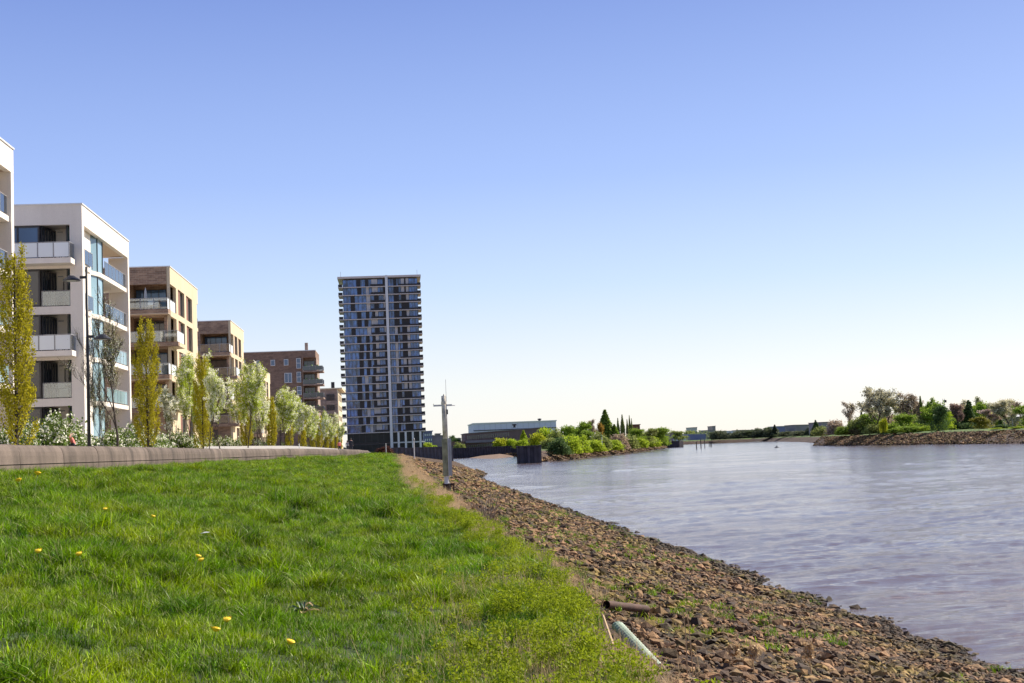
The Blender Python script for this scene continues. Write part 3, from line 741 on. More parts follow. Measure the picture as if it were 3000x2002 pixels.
def G_block():
    Y = 400.0; XR = PX(993, Y); XL = PX(925, Y); z1 = ZH(993, 1140, Y); t = thing('apartment_building', 'pale brown block with flat roof directly beside the tower foot', 'building')
    m = MB(); m.box(XL, XR, Y, Y + 28, 4, z1); m.build('wall', 'brick_pale', t)
    m = MB(); m.box(XR + .002, XR + .3, Y, Y + 28, 4, z1); m.build('river_wall', 'cream_render', t)
    m = MB(); m.add([(XL, Y - .4, z1 + .02), (XR + 1.5, Y - .4, z1 + .02), (XR + 1.5, Y + 28, z1 + .02), (XL, Y + 28, z1 + .02), (XL, Y - .4, z1 + .35), (XR + 1.5, Y - .4, z1 + .35), (XR + 1.5, Y + 28, z1 + 1.2), (XL, Y + 28, z1 + 1.2)],
        [(0, 3, 2, 1), (4, 5, 6, 7), (0, 1, 5, 4), (1, 2, 6, 5), (2, 3, 7, 6), (3, 0, 4, 7)]); m.build('roof', 'cream_render', t)
    cx = PX(979, Y); m = MB(); m.box(cx - .5, cx + .5, Y + 5, Y + 6, z1 + .4, z1 + 2.4); m.build('chimney', 'dark_metal', t)
    for y0, y1 in ((1156, 1173), (1188, 1202), (1218, 1232)):
        window(t, 'y', Y - .3, PX(961, Y), PX(985, Y), ZH(970, y1, Y), ZH(970, y0, Y), 3, 'pane_dark', 'frame_dark', .12, .28)
        m = MB(); m.box(XL, XR, Y - .25, Y - .01, ZH(970, y1 + 13, Y), ZH(970, y1 + 2, Y)); m.build('balcony_parapet', 'brick_pale', t)
        for a in (4, 12, 20): window(t, 'x', XR + .1, Y + a, Y + a + 3.2, ZH(970, y1, Y), ZH(970, y0, Y), 1, 'pane_dark', 'frame_dark', .12, .28)
G_block()

# ------------------------------------------------------------------ tower
def tower():
    Y = 495.0; t = thing('apartment_tower', 'tall dark glass apartment tower with white slab edges behind the tree row', 'tower')
    XL = at_y(1003, 810, Y)[0]; XR = at_y(1222, 803, Y)[0]; XC = at_y(1132, 830, Y)[0]
    top = at_y(1132, 808, Y)[2]; SH = (at_y(1140, 1040, Y)[2] - at_y(1152, 1267, Y)[2]) / 9.42
    base = 4.2; D = 17.0
    z_first = at_y(1152, 1266, Y)[2]
    nfl = int(round((top - z_first) / SH)); SH = (top - 1.1 - z_first) / nfl
    m = MB(); m.box(XL + .25, XR - .25, Y + .35, Y + D, base, top - .8); m.build('tower_core', 'interior', t)
    m = MB(); m.prism([(XL - 1.9, Y - .6), (XR + 1.3, Y - .6), (XR + 1.3, Y + D + .5), (XL - 1.9, Y + D + .5)], top - .75, top); m.build('roof_slab', 'tower_slab', t)
    m = MB(); m.box(XC - .5, XC + .5, Y - 1.3, Y - .92, base, top + .05); m.build('centre_column', 'white_metal', t)
    rg = random.Random(11)
    pr = {}
    def cell(x0, x1, z0, z1, kind):
        if kind == 'w':
            fo = window(t, 'y', Y, x0, x1, z0, z1, max(1, round((x1 - x0) / 1.25)), 'pane_tower', 'frame_dark', .1, .2); return
        key = (round(x1 - x0, 2), round(z1 - z0, 2), kind)
        if key not in pr:
            pr[key] = MB().box(0, x1 - x0, 0, .22, 0, z1 - z0).mesh('cladding_panel', 'dark_panel' if kind == 'd' else 'cream_panel')
        link('cladding_panel', pr[key], t, (x0, Y - .01, z0))
    Lw = XC - .6 - XL; Rw = XR - XC - .6
    for i in range(nfl):
        z = z_first + SH * i
        m = MB(); m.prism([(XL - 1.7, Y - .9), (XR + 1.2, Y - .9), (XR + 1.2, Y + 9), (XR, Y + 9.1), (XR, Y + D), (XL, Y + D), (XL, Y + 9.1), (XL - 1.7, Y + 9)], z - .14, z + .14); m.build('floor_slab', 'tower_slab', t)
        z0, z1 = z + .15, z + SH - .15
        a = rg.choice([.30, .33, .36, .36, .24])
        seq = [('w', a), ('d', .09), ('w', .07 + rg.choice([0, .05])), (rg.choice('dcd'), .07), ('w', .08), (rg.choice('ddc'), .07), ('c', .07), ('w', .14), ('d', .04)]
        if rg.random() < .3: seq = [('w', .18), ('d', .09), ('w', .28), ('c', .09), ('w', .1), ('d', .1), ('w', .12), ('c', .04)]
        tot = sum(s_[1] for s_ in seq); x = XL + .02
        for kd, wd in seq:
            w_ = (Lw - .04) * wd / tot; cell(x, x + w_ - .02, z0, z1, kd); x += w_
        seq = [('w', .2), (rg.choice('dc'), .1), ('w' if rg.random() < .4 else 'd', .08), ('w', .10), (rg.choice('cdd'), .12), ('d', .06), (rg.choice('cd'), .1), ('w', .34)]
        tot = sum(s_[1] for s_ in seq); x = XC + .62
        for kd, wd in seq:
            w_ = (Rw - .04) * wd / tot; cell(x, x + w_ - .02, z0, z1, kd); x += w_
        # railings: low dark band across the front and solid at the side balconies
        m = MB(); m.box(XC - 6, XC - .7, Y - .85, Y - .80, z + .19, z + .95); m.build('railing', 'dark_panel', t)
        m = MB(); m.box(XC + 4.5, XR + 1.1, Y - .85, Y - .80, z + .19, z + .75); m.box(XR + 1.08, XR + 1.14, Y - .79, Y + 8, z + .19, z + 1.15); m.build('railing', 'dark_panel', t)
        m = MB(); m.box(XL - 1.66, XL - .1, Y - .86, Y - .81, z + .15, z + 1.15); m.box(XR - .2, XR + 1.1, Y - .79, Y - .75, z + .15, z + 1.15); m.box(XL - 1.66, XL - 1.6, Y - .8, Y + 8.9, z + .19, z + 1.15); m.build('railing', 'dark_panel', t)
        m = MB(); m.box(XL + .26, XL - .02, Y + .36, Y + D - .01, z + .19, z + SH - .19); m.build('side_wall', 'cream_panel', t)
        if i % 2 == 0 and i < nfl:
            m = MB(); m.lathe([(.02, 0), (.3, .05), (.4, .5), (.25, .9), (.02, 1.0)], (XR + .7, Y - .3, z + .18), 6); m.build('balcony_plant', 'stem_green', t)
    # ground floors
    for i, px in enumerate((1168, 1189, 1210, 1232)):
        x = at_y(px, 1290, Y)[0]; m = MB(); m.box(x - .38, x + .38, Y - .9, Y - .3, base, z_first - .19); m.build('pillar', 'white_metal', t)
    zb = at_y(1190, 1296, Y)[2]; m = MB(); m.box(XC + .5, XR + .9, Y - .95 + .08, Y - .35, zb - .22, zb + .22)
    m = MB(); m.box(XC + .5, XR + .9, Y - .28, Y - .05, zb - .22, zb + .22); m.build('crossbeam', 'white_metal', t)
    for z0, z1 in ((base, zb - .25), (zb + .25, z_first - .2)):
        window(t, 'y', Y, XL, XC - .6, z0, z1, 7, 'pane_base', 'frame_dark', .15, .3); window(t, 'y', Y, XC + .6, XR, z0, z1, 8, 'pane_base', 'frame_dark', .15, .3)
    for px in (997, 1222):
        x = at_y(px, 800, Y)[0]; MB().tube([(x, Y + 2, top), (x, Y + 2, top + 2.2)], .06, 5).build('antenna', 'grey_metal', t)
tower()

# ------------------------------------------------------------------ far buildings
def hall(name, label, pxl, pxr, ytl, ytr, Y, D, mat, cat='building', z0=3.5, strip=None, skew=0.0, roofmat=None):
    t = thing(name, label, cat); xl, xr = PX(pxl, Y), PX(pxr, Y); zl = ZH(pxl, ytl, Y); zr = ZH(pxr, ytr, Y)
    m = MB(); m.add([(xl, Y, z0), (xr, Y + skew, z0), (xr, Y + D + skew, z0), (xl, Y + D, z0), (xl, Y, zl), (xr, Y + skew, zr), (xr, Y + D + skew, zr), (xl, Y + D, zl)],
        [(0, 3, 2, 1), (4, 5, 6, 7), (0, 1, 5, 4), (1, 2, 6, 5), (2, 3, 7, 6), (3, 0, 4, 7)]); m.build('wall', mat, t)
    m = MB(); h = max(.25, (zl - z0) * .04)
    m.add([(xl - .5, Y - .5, zl + .01), (xr + .5, Y - .5 + skew, zr + .01), (xr + .5, Y + D + skew, zr + .01), (xl - .5, Y + D, zl + .01), (xl - .5, Y - .5, zl + h), (xr + .5, Y - .5 + skew, zr + h), (xr + .5, Y + D + skew, zr + h), (xl - .5, Y + D, zl + h)],
        [(0, 3, 2, 1), (4, 5, 6, 7), (0, 1, 5, 4), (1, 2, 6, 5), (2, 3, 7, 6), (3, 0, 4, 7)]); m.build('roof', roofmat or mat, t)
    return t, xl, xr, zl, zr
t, xl, xr, zl, zr = hall('warehouse', 'big pale grey-white warehouse hall with flat roof across the harbour', 1389, 1632, 1243, 1234, 900, 60, 'hall_white', roofmat='white_metal')
m = MB(); m.box(xl, xr, 899.6, 899.9, ZH(1500, 1257, 900) - .5, ZH(1500, 1257, 900)); m.build('gutter_band', 'dark_metal', t)
for i in range(14):
    x = xl + (xr - xl) * (i + 1) / 15; MB().box(x - .03, x + .03, 899.9, 899.98, 3.5, zl - .5).build('wall_joint', 'hall_grey', t)
x = PX(1591, 900); MB().lathe([(.9, 0), (.9, 1.6), (1.4, 1.7), (1.4, 2.3), (.01, 2.6)], (x, 915, zr), 8).build('roof_vent', 'dark_metal', t)
t, xl, xr, zl, zr = hall('workshop', 'long brown brick workshop with rows of windows before the white warehouse', 1364, 1600, 1272, 1253, 760, 40, 'hall_brown', roofmat='hall_grey')
for i in range(20):
    a = xl + 1 + (PX(1500, 760) - xl - 2) * i / 20; zt_ = zl + (zr - zl) * (a - xl) / (xr - xl)
    window(t, 'y', 759.7, a, a + .9, zt_ - 3.4, zt_ - 1.0, 1, 'pane_dark', 'hall_grey', .1, .28)
    window(t, 'y', 759.7, a, a + .9, zt_ - 8.0, zt_ - 6.4, 1, 'pane_dark', 'hall_grey', .1, .28)
MB().box(xl, PX(1500, 760), 758.4, 759.65, zl - 5.2, zl - 3.8).build('canopy', 'hall_grey', t)
x = PX(1512, 760); MB().lathe([(.7, 0), (.7, 1.2), (1.3, 1.3), (1.3, 2), (.01, 2.2)], (x, 765, zl + 2.6), 8).build('roof_vent', 'dark_metal', t)
t, xl, xr, zl, zr = hall('office_building', 'dark blue office block right of the tower foot', 1243, 1268, 1266, 1264, 700, 30, 'hall_blue')
for r_ in range(3):
    for c_ in range(4): window(t, 'y', 699.7, xl + .4 + c_ * 1.05, xl + 1.1 + c_ * 1.05, zl - 2.2 - r_ * 2.6, zl - .9 - r_ * 2.6, 1, 'pane_frost', 'frame_dark', .08, .28)
for qq, (pa_, pb_, y_, mm, lb) in enumerate([(1268, 1300, 1277, 'hall_grey', 'low grey shed between the blue office and the mast'), (1318, 1362, 1295, 'hall_brown', 'low dark red shed on the quay right of the mast'),
        (1280, 1292, 1272, 'hall_grey', 'small grey block behind the low grey shed'), (1300, 1352, 1285, 'far_roof', 'grey far roof above the low dark red shed')]):
    hall('shed', lb, pa_, pb_, y_, y_, 720 + qq * 31 if mm != 'far_roof' else 1000, 25, mm, 'shed')
hall('brick_building', 'red brick tower block behind the slim poplars', 1856, 1877, 1246, 1245, 900, 12, 'brick_red')
for pa_, pb_, y_, Y_, mm, lb in [(1948, 1972, 1271, 930, 'hall_grey', 'dark grey harbour shed at the end of the green peninsula'),
        (2006, 2068, 1273, 1350, 'hall_blue', 'pale blue harbour hall behind the wooden piles'), (1985, 2010, 1279, 1340, 'hall_white', 'small white shed beside the pale blue hall'),
        (2025, 2044, 1254, 1900, 'cream_panel', 'square pale tower block far behind the blue hall'), (2089, 2098, 1250, 1900, 'far_roof', 'narrow dark far tower on the skyline'),
        (2063, 2090, 1262, 1800, 'far_roof', 'low pinkish far roofs on the skyline'), (2110, 2160, 1264, 1500, 'hall_white', 'long pale low hall on the far bank'),
        (2165, 2230, 1261, 1500, 'far_roof', 'long grey flat hall among far bank trees'), (2277, 2306, 1250, 1250, 'hall_blue', 'dark blue box hall on the far bank'),
        (2306, 2345, 1255, 1260, 'far_roof', 'grey pitched hall right of the dark blue box hall'), (2330, 2375, 1246, 1150, 'far_roof', 'broad grey roof before the dark fir on the far bank'),
        (2410, 2435, 1238, 900, 'far_roof', 'grey house between the dark conifer and the pinkish tree')]:
    hall('far_building', lb, pa_, pb_, y_, y_ - 1, Y_, 30, mm, roofmat='far_roof' if mm != 'hall_blue' else 'white_metal')
m_ = thing('radio_mast', 'white lattice mast rising behind the right bank trees', 'mast', (PX(2769, 520), 520, 4))
zt_ = ZH(2769, 1168, 520) - 4
for a, b in ((-.5, -.5), (.5, -.5), (0, .5)): MB().tube([(a, b, 0), (a * .7, b * .7, zt_)], .1, 4).build('leg', 'white_metal', m_)
for i in range(8): MB().tube([(-.45, -.45, zt_ * (.3 + i * .085)), (.42, -.45, zt_ * (.3 + (i + 1) * .085))], .06, 4).build('brace', 'white_metal', m_)
MB().box(.2, 1.2, -.4, .2, zt_ - 1.6, zt_ - .6).build('antenna_box', 'dark_metal', m_)
t = thing('canopy_tent', 'white tent roof at the right edge of the photo', 'tent', (PX(2990, 395), 395, 4))
MB().add([(-4, -3, 3.2), (4, -3, 3.2), (4, 3, 3.2), (-4, 3, 3.2), (0, 0, 4.6)], [(0, 1, 4), (1, 2, 4), (2, 3, 4), (3, 0, 4), (3, 2, 1, 0)]).build('tent_roof', 'white_metal', t)
for a in (-3.8, 3.8):
    for b in (-2.8, 2.8): MB().tube([(a, b, 0), (a, b, 3.2)], .08, 5).build('pole', 'grey_metal', t)

# ------------------------------------------------------------------ sheet pile walls
def pile_wall(name, label, pts, z0, z1, mat, pitch=1.2, dep=.35, cap=True):
    t = thing(name, label, 'wall'); m = MB()
    for (x0, y0), (x1, y1) in zip(pts[:-1], pts[1:]):
        L = math.hypot(x1 - x0, y1 - y0); dx, dy = (x1 - x0) / L, (y1 - y0) / L; nx, ny = dy, -dx; n = max(1, int(L / pitch)); p_ = L / n
        prof_ = []
        for i in range(n):
            for a, b in ((0, 0), (.15, 1), (.5, 1), (.65, 0)): prof_.append((i * p_ + a * p_, b * dep))
        prof_.append((L, 0))
        vs = []
        for d, o in prof_:
            vs += [(x0 + dx * d + nx * o, y0 + dy * d + ny * o, z0), (x0 + dx * d + nx * o, y0 + dy * d + ny * o, z1)]
        m.add(vs, [(2 * i, 2 * i + 2, 2 * i + 3, 2 * i + 1) for i in range(len(prof_) - 1)])
        if cap:
            c = MB(); q = dep + .1
            c.prism([(x0 + nx * q, y0 + ny * q), (x1 + nx * q, y1 + ny * q), (x1 - nx * .5, y1 - ny * .5), (x0 - nx * .5, y0 - ny * .5)], z1 + .002, z1 + .28)
            c.build('cap_beam', mat, t)
    m.build('pile_sheeting', mat, t); return t
pile_wall('quay_wall', 'grey sheet pile quay wall left of the mast below the tower', [(-.5, 470), (4.2, 470)], -.5, 5.45, 'sheet_pile_grey')
pile_wall('quay_wall', 'darker grey sheet pile wall running behind the mast', [(4.3, 466), (20.8, 468), (21, 640)], -.5, 5.2, 'sheet_pile_grey')
pile_wall('quay_wall', 'black sheet pile quay across the harbour mouth', [(21.5, 639), (61, 639)], -.5, 4.6, 'sheet_pile')
pile_wall('quay_wall', 'dark sheet pile wall along the left side of the green peninsula', [(61, 641), (55.3, 560), (46, 468), (32, 341)], -.5, 3.9, 'sheet_pile')
pile_wall('pier_head', 'black sheet pile pier head at the tip of the green peninsula', [(32, 340), (31.2, 327), (36.0, 326.6), (36.8, 341)], -.5, 4.15, 'sheet_pile', 1.3, .45)
mb = MB(); mb.prism([(31.5, 327.3), (35.8, 327), (36.6, 341), (32.3, 341)], -.4, 4.0); tag(mb.build('pier_surface', 'paving'), kind='structure')
pile_wall('quay_wall', 'dark quay at the right end of the green peninsula', [(150, 790), (171, 788), (176, 800), (178, 840)], -.5, 3.6, 'sheet_pile')
mb = MB(); mb.prism([(140, 795), (171, 790), (176, 800), (178, 840), (170, 840)], -.4, 3.4); tag(mb.build('quay_surface', 'paving'), kind='structure')
for i, (px, yt, yb, w_) in enumerate([(2041, 1293, 1316, 3), (2054, 1287, 1314, 3), (2065, 1287, 1311, 2.4), (2078, 1292, 1308, 2), (2082, 1292, 1309, 2), (2085, 1292, 1309, 2)]):
    P = at_z(px, yb, 0); h = at_y(px, yt, P[1])[2]
    o = MB().lathe([(w_ / F * P[1] * .5, -1), (w_ / F * P[1] * .45, h - .3), (.01, h)], (0, 0, 0), 8).build('mooring_pile', 'wood_pile'); o.location = (P[0], P[1], 0)
    tag(o, ['thick leftmost wooden mooring pile before the blue hall', 'tall second mooring pile from the left', 'third slim mooring pile from the left', 'first of the three short piles on the right', 'middle one of the three short piles', 'last pile on the right of the pile group'][i], 'pile', 'mooring piles standing in the river')
P = at_z(2276, 1312, 0); b = thing('buoy', 'small dark buoy floating in the middle of the river', 'buoy', (P[0], P[1], 0)); b.scale = (.75, .75, .4)
MB().lathe([(.01, -.3), (1.1, -.2), (1.3, .3), (.9, .8), (.3, .9), (.25, 1.6), (.01, 1.7)], n=12).build('float', 'dark_metal', b); MB().tube([(0, 0, 1.6), (0, 0, 2.1)], .06, 5).build('top_mark', 'dark_metal', b)

words = ['first', 'second', 'third', 'fourth', 'fifth', 'sixth', 'seventh', 'eighth', 'ninth', 'tenth', 'eleventh', 'twelfth', 'thirteenth', 'fourteenth', 'fifteenth', 'sixteenth', 'seventeenth', 'eighteenth', 'nineteenth', 'twentieth', 'twenty-first', 'twenty-second', 'twenty-third', 'twenty-fourth', 'twenty-fifth', 'twenty-sixth', 'twenty-seventh', 'twenty-eighth', 'twenty-ninth', 'thirtieth']
# ------------------------------------------------------------------ vegetation generators
def skeleton(rng, h, spread, levels=4, nb=4, up=.5, r0=.03, start=.25, ch0=None):
    """returns branch polylines (pts, radii) and tip points, unit = metres"""
    segs = []; tips = []
    def br(p, d, L, r, lv):
        pts = [p]; rs = [r]; n = 4; q = p.copy(); dd = d.copy()
        for i in range(n):
            dd = dd + rng.normal(size=3) * .13; dd[2] += up * .10; dd /= np.linalg.norm(dd); q = q + dd * L / n
            pts.append(q.copy()); rs.append(r * (1 - .75 * (i + 1) / n))
        segs.append((pts, rs))
        if lv >= levels: tips.extend(pts[1:]); return
        if lv >= levels - 1: tips.extend(pts[2:])
        for k_ in range(nb + (2 if lv == 0 else 0)):
            t = start + (1 - start) * (k_ + rng.random()) / (nb + (2 if lv == 0 else 0)) if lv == 0 else rng.uniform(.25, 1)
            i = min(n - 1, int(t * n)); f_ = t * n - i; pp = pts[i] * (1 - f_) + pts[i + 1] * f_
            a = rng.uniform(0, 2 * math.pi); side = np.array([math.cos(a), math.sin(a), 0]) * spread
            nd = dd * (.55 + up * .3) + side + np.array([0, 0, up * .5]); nd /= np.linalg.norm(nd)
            br(pp, nd, L * rng.uniform(.42, .62) * (1.15 - .45 * t if lv == 0 else 1), max(rs[i] * .55, .004), lv + 1)
    br(np.zeros(3), np.array([0, 0, 1.0]), h, h * r0, 0)
    return segs, np.array(tips)
def wood_mb(segs, minr=0, sides=5):
    m = MB()
    for pts, rs in segs:
        if max(rs) < minr: continue
        big = rs[0] > .05
        if big: m.tube(pts, rs, 6, False)
        else: m.tube([pts[0], pts[2], pts[4]], [rs[0], rs[2], rs[4]], 3, False)
    return m
TREES = {}
def tree_variant(kind, seed):
    """unit tree meshes about 10 m tall; (wood, leaf)"""
    key = (kind, seed)
    if key in TREES: return TREES[key]
    rng = np.random.default_rng(seed * 31 + len(kind)); wood = MB(); V = []
    if kind in ('bare', 'haze'):
        segs, tips = skeleton(rng, 7.8, .75, 4, 5, .55, .028, .2)
        tips = tips[rng.random(len(tips)) < .5]
        for pts, rs in segs:
            if rs[0] > .05: wood.tube(pts, rs, 5, False)
            else: wood.tube([pts[0], pts[2], pts[4]], [max(rs[0], .03), .028, .02], 3, False)
        P = tips + rng.normal(size=tips.shape) * .3
        if kind == 'haze': P = np.concatenate([P, tips + rng.normal(size=tips.shape) * .35])
        V, Q = leaves(P, .15 if kind == 'bare' else .24, rng, 2.4, .4)
    elif kind == 'round':
        segs, tips = skeleton(rng, 6.5, .8, 3, 5, .3, .03, .12)
        wood = wood_mb(segs); c = tips[rng.integers(0, len(tips), 230)]; c2 = rng.normal(size=(70, 3)) * np.array([1.9, 1.9, 1.3]) + np.array([0, 0, 2.2]); c2[:, 2] = np.abs(c2[:, 2]); c = np.concatenate([c, c2])
        P = np.repeat(c, 16, 0) + rng.normal(size=(300 * 16, 3)) * .5; V, Q = leaves(P, .34, rng, 1.4)
    elif kind == 'poplar':
        wood.tube([(0, 0, 0), (0, 0, 5), (0, 0, 9.4)], [.2, .12, .02], 6)
        n = 3400; z = rng.uniform(.05, 1, n); rad = .95 * np.minimum(1, (1 - z) * 2.2 + .02) * np.minimum(1, z * 4 + .4)
        cl = np.floor(rng.uniform(0, 9, n)) / 9 * 2 * math.pi + z * 2; a = cl + rng.normal(size=n) * .35; r_ = rad * np.sqrt(rng.uniform(.05, 1, n))
        V, Q = leaves(np.stack([r_ * np.cos(a), r_ * np.sin(a), z * 10], 1), .28, rng, 1.9, .8)
    elif kind == 'fir':
        wood.tube([(0, 0, 0), (0, 0, 9.6)], [.25, .02], 6)
        n = 5200; z = np.sqrt(rng.uniform(0, 1, n)); z = 1 - z * .97; lay = np.floor(z * 22 + rng.uniform(-.3, .3, n)) / 22
        a = np.floor(rng.uniform(0, 13, n)) / 13 * 2 * math.pi + lay * 40 + rng.normal(size=n) * .12; r_ = 2.3 * (1.0 - z) ** .8 * np.sqrt(rng.uniform(0, 1, n)) * (0.8 + .3 * np.sin(a * 3 + lay * 7))
        V, Q = leaves(np.stack([r_ * np.cos(a), r_ * np.sin(a), lay * 10 - r_ * .22 + rng.normal(size=n) * .08 + .3], 1), .3, rng, 1.8)
    elif kind == 'bush':
        for k_ in range(7):
            a = k_ * .9; wood.tube([(0, 0, 0), (math.cos(a) * 1.6, math.sin(a) * 1.6, 4), (math.cos(a) * 2.6, math.sin(a) * 2.6, 6.5)], [.14, .09, .03], 4)
        nc = 170; d = rng.normal(size=(nc, 3)); d /= np.linalg.norm(d, axis=1)[:, None]; d[:, 2] = np.abs(d[:, 2])
        rr_ = rng.uniform(.45, 1, nc) ** .6; lump = 1 + .22 * np.sin(d[:, 0] * 5 + seed) * np.cos(d[:, 1] * 4 + seed * 2)
        c = d * (rr_ * lump)[:, None] * np.array([4.6, 4.6, 9.0]); c[:, 2] += .2
        P = np.repeat(c, 24, 0) + rng.normal(size=(nc * 24, 3)) * np.array([.62, .62, .8]); P = P[P[:, 2] > 0]; V, Q = leaves(P, .55, rng, 1.4)
    elif kind == 'willow':
        segs, tips = skeleton(rng, 6.5, .8, 3, 5, .35, .03, .4); wood = wood_mb(segs)
        c = tips[rng.integers(0, len(tips), 230)]; P = []
        for q in c:
            L = rng.uniform(2, min(6.5, max(2.2, q[2] - .6))); n = 17; s = np.linspace(0, 1, n)
            P.append(np.stack([q[0] * (1 + .18 * np.sqrt(s)), q[1] * (1 + .18 * np.sqrt(s)), q[2] - L * s], 1) + rng.normal(size=(n, 3)) * .07)
        V, Q = leaves(np.concatenate(P), .3, rng, 2.6, 1.5)
    leaf = np_mesh(kind + '_crown', V, Q, 'leaf'); wm = wood.mesh(kind + '_trunk', 'bark')
    TREES[key] = (wm, leaf); return TREES[key]
SIZE = {'bare': (5.2, 9.6), 'haze': (5.2, 9.6), 'round': (4.6, 8.6), 'poplar': (1.0, 10), 'fir': (2.3, 9.8), 'bush': (5.2, 9.6), 'willow': (4.8, 8.6)}
def far_tree(kind, seed, px, ytop, wpx, Y, label, col, zb=3.8, cat='tree', name=None, group=None, bark='bark'):
    wm, lf = tree_variant(kind, seed); X = PX(px, Y); zt = ZH(px, ytop, Y); h = zt - zb; hw = wpx / F * Y / 2
    nm = name or {'bare': 'bare_tree', 'haze': 'budding_tree', 'round': 'leafy_tree', 'poplar': 'poplar_tree', 'fir': 'fir_tree', 'bush': 'bush', 'willow': 'willow_tree'}[kind]
    t = thing(nm, label, cat, (X, Y, zb), seed * 1.7 + px, group); sx = hw / SIZE[kind][0] * {'bush': 1.5, 'round': 1.75, 'bare': 1.45, 'haze': 1.6, 'poplar': 1.1, 'fir': 1.2, 'willow': 1.3}[kind]; t.scale = (sx, sx, h / SIZE[kind][1])
    a = link('trunk', wm, t); c = link('crown', lf, t); c.color = (*col, 1)
    return t
BROWN = (.44, .34, .24); TAN = (.56, .52, .34); PINK = (.36, .27, .24); GR = (.24, .34, .04); GR2 = (.42, .52, .04); DK = (.10, .16, .05); YEL = (.45, .48, .03); ORG = (.36, .22, .04); OLV = (.28, .32, .09)
# right bank, seen across the river
RB = [('bare', 1, 2485, 1186, 62, 480, 'bare pinkish tree standing left of the big willows on the right bank', BROWN),
 ('bush', 1, 2520, 1222, 52, 470, 'olive shrub under the bare pinkish tree', OLV), ('bush', 2, 2447, 1232, 40, 520, 'brownish bush at the left end of the right bank', BROWN),
 ('fir', 1, 2391, 1232, 34, 560, 'dark green conifer left of the right bank tip', DK), ('bush', 3, 2405, 1252, 40, 540, 'dull green bush beside the dark conifer', OLV),
 ('bare', 2, 2568, 1158, 110, 440, 'large grey leafless tree leaning left on the right bank', TAN), ('haze', 3, 2602, 1156, 100, 450, 'large pale budding tree in the middle of the big group', TAN),
 ('bare', 1, 2648, 1160, 96, 445, 'large brown leafless tree on the right of the big group', BROWN), ('poplar', 1, 2527, 1203, 14, 500, 'slim dark poplar left of the leaning grey tree', DK),
 ('poplar', 2, 2536, 1212, 10, 505, 'thinner short poplar beside the slim dark poplar', DK), ('willow', 1, 2587, 1225, 30, 425, 'small bright yellow-green weeping willow on the right bank', YEL),
 ('round', 1, 2655, 1216, 60, 430, 'round green tree under the brown leafless tree', GR), ('bush', 1, 2620, 1240, 50, 428, 'dark green bush right of the weeping willow', GR),
 ('haze', 2, 2688, 1188, 40, 450, 'reddish brown budding tree beside the tall slim poplar', BROWN), ('poplar', 3, 2702, 1162, 16, 450, 'tall slim grey-green poplar rising above its neighbours', OLV),
 ('round', 2, 2728, 1188, 52, 440, 'light green broad tree behind the dark ivy tree', GR), ('round', 3, 2748, 1190, 40, 392, 'dark green full tree standing at the edge of the bank', DK),
 ('round', 1, 2771, 1208, 34, 410, 'fresh green tree right of the dark full tree', GR2), ('haze', 1, 2806, 1192, 54, 425, 'brown purple tree left of the big fir', (.26, .17, .14)),
 ('fir', 2, 2842, 1174, 60, 430, 'large dark fir tree in the middle right of the bank', DK), ('round', 2, 2860, 1188, 44, 440, 'dark green tree leaning against the large fir', GR),
 ('haze', 3, 2886, 1180, 50, 450, 'pale green budding tree right of the large fir', (.22, .24, .1)), ('round', 3, 2884, 1222, 40, 370, 'small yellow-green tree near the bank edge', (.24, .22, .03)),
 ('haze', 2, 2910, 1208, 58, 385, 'pinkish white blossoming tree on the right bank', (.55, .42, .36)), ('haze', 1, 2958, 1183, 84, 380, 'wide pale budding tree near the right edge', TAN),
 ('bare', 2, 2998, 1188, 60, 370, 'brown bare tree cut by the right edge of the photo', BROWN), ('fir', 3, 2931, 1200, 16, 400, 'small dark fir beside the wide pale tree', DK),
 ('round', 2, 3020, 1195, 60, 360, 'green tree just beyond the right edge of the photo', GR),
 ('bush', 2, 2560, 1243, 44, 440, 'olive bush below the leaning grey tree', OLV), ('bush', 3, 2700, 1222, 46, 440, 'olive bush below the tall slim poplar', OLV),
 ('bush', 1, 2940, 1244, 46, 350, 'dark hedge bush under the wide pale tree', DK), ('bush', 2, 2985, 1250, 44, 335, 'bright green bush low at the right edge', GR2),
 ('bush', 3, 2920, 1254, 34, 335, 'bright green bush left of the lowest right bush', GR2), ('bush', 1, 2820, 1240, 60, 425, 'dark undergrowth beneath the large fir', DK),
 ('bush', 2, 2475, 1250, 40, 470, 'green shrub on the tip of the right bank', GR), ('bush', 3, 2500, 1256, 36, 468, 'straw coloured shrub on the tip of the right bank', (.22, .18, .08)),
 ('bush', 1, 2640, 1250, 50, 415, 'left end of the clipped green hedge', GR), ('bush', 2, 2680, 1249, 50, 412, 'middle bush of the clipped green hedge', GR), ('bush', 3, 2712, 1248, 30, 408, 'right end of the clipped green hedge', GR2)]
for kd, sd_, px, yt, wp, Y, lb, co in RB: far_tree(kd, sd_, px, yt, wp, Y, lb, co, 3.7, 'bush' if kd == 'bush' else 'tree', group=None)
FILL = [('round', 2540, 1226, 50), ('haze', 2560, 1215, 40), ('round', 2600, 1222, 46), ('bush', 2632, 1226, 60), ('round', 2668, 1205, 44), ('haze', 2712, 1196, 40), ('bush', 2690, 1228, 60), ('round', 2790, 1204, 40), ('haze', 2824, 1200, 44), ('round', 2866, 1200, 40), ('bush', 2800, 1236, 60), ('round', 2912, 1196, 44), ('haze', 2936, 1194, 46), ('round', 2975, 1190, 50), ('bush', 2900, 1232, 60), ('bush', 2960, 1230, 60), ('bush', 2770, 1232, 60), ('bush', 2580, 1242, 50), ('bush', 2860, 1236, 60), ('bush', 3000, 1230, 50)]
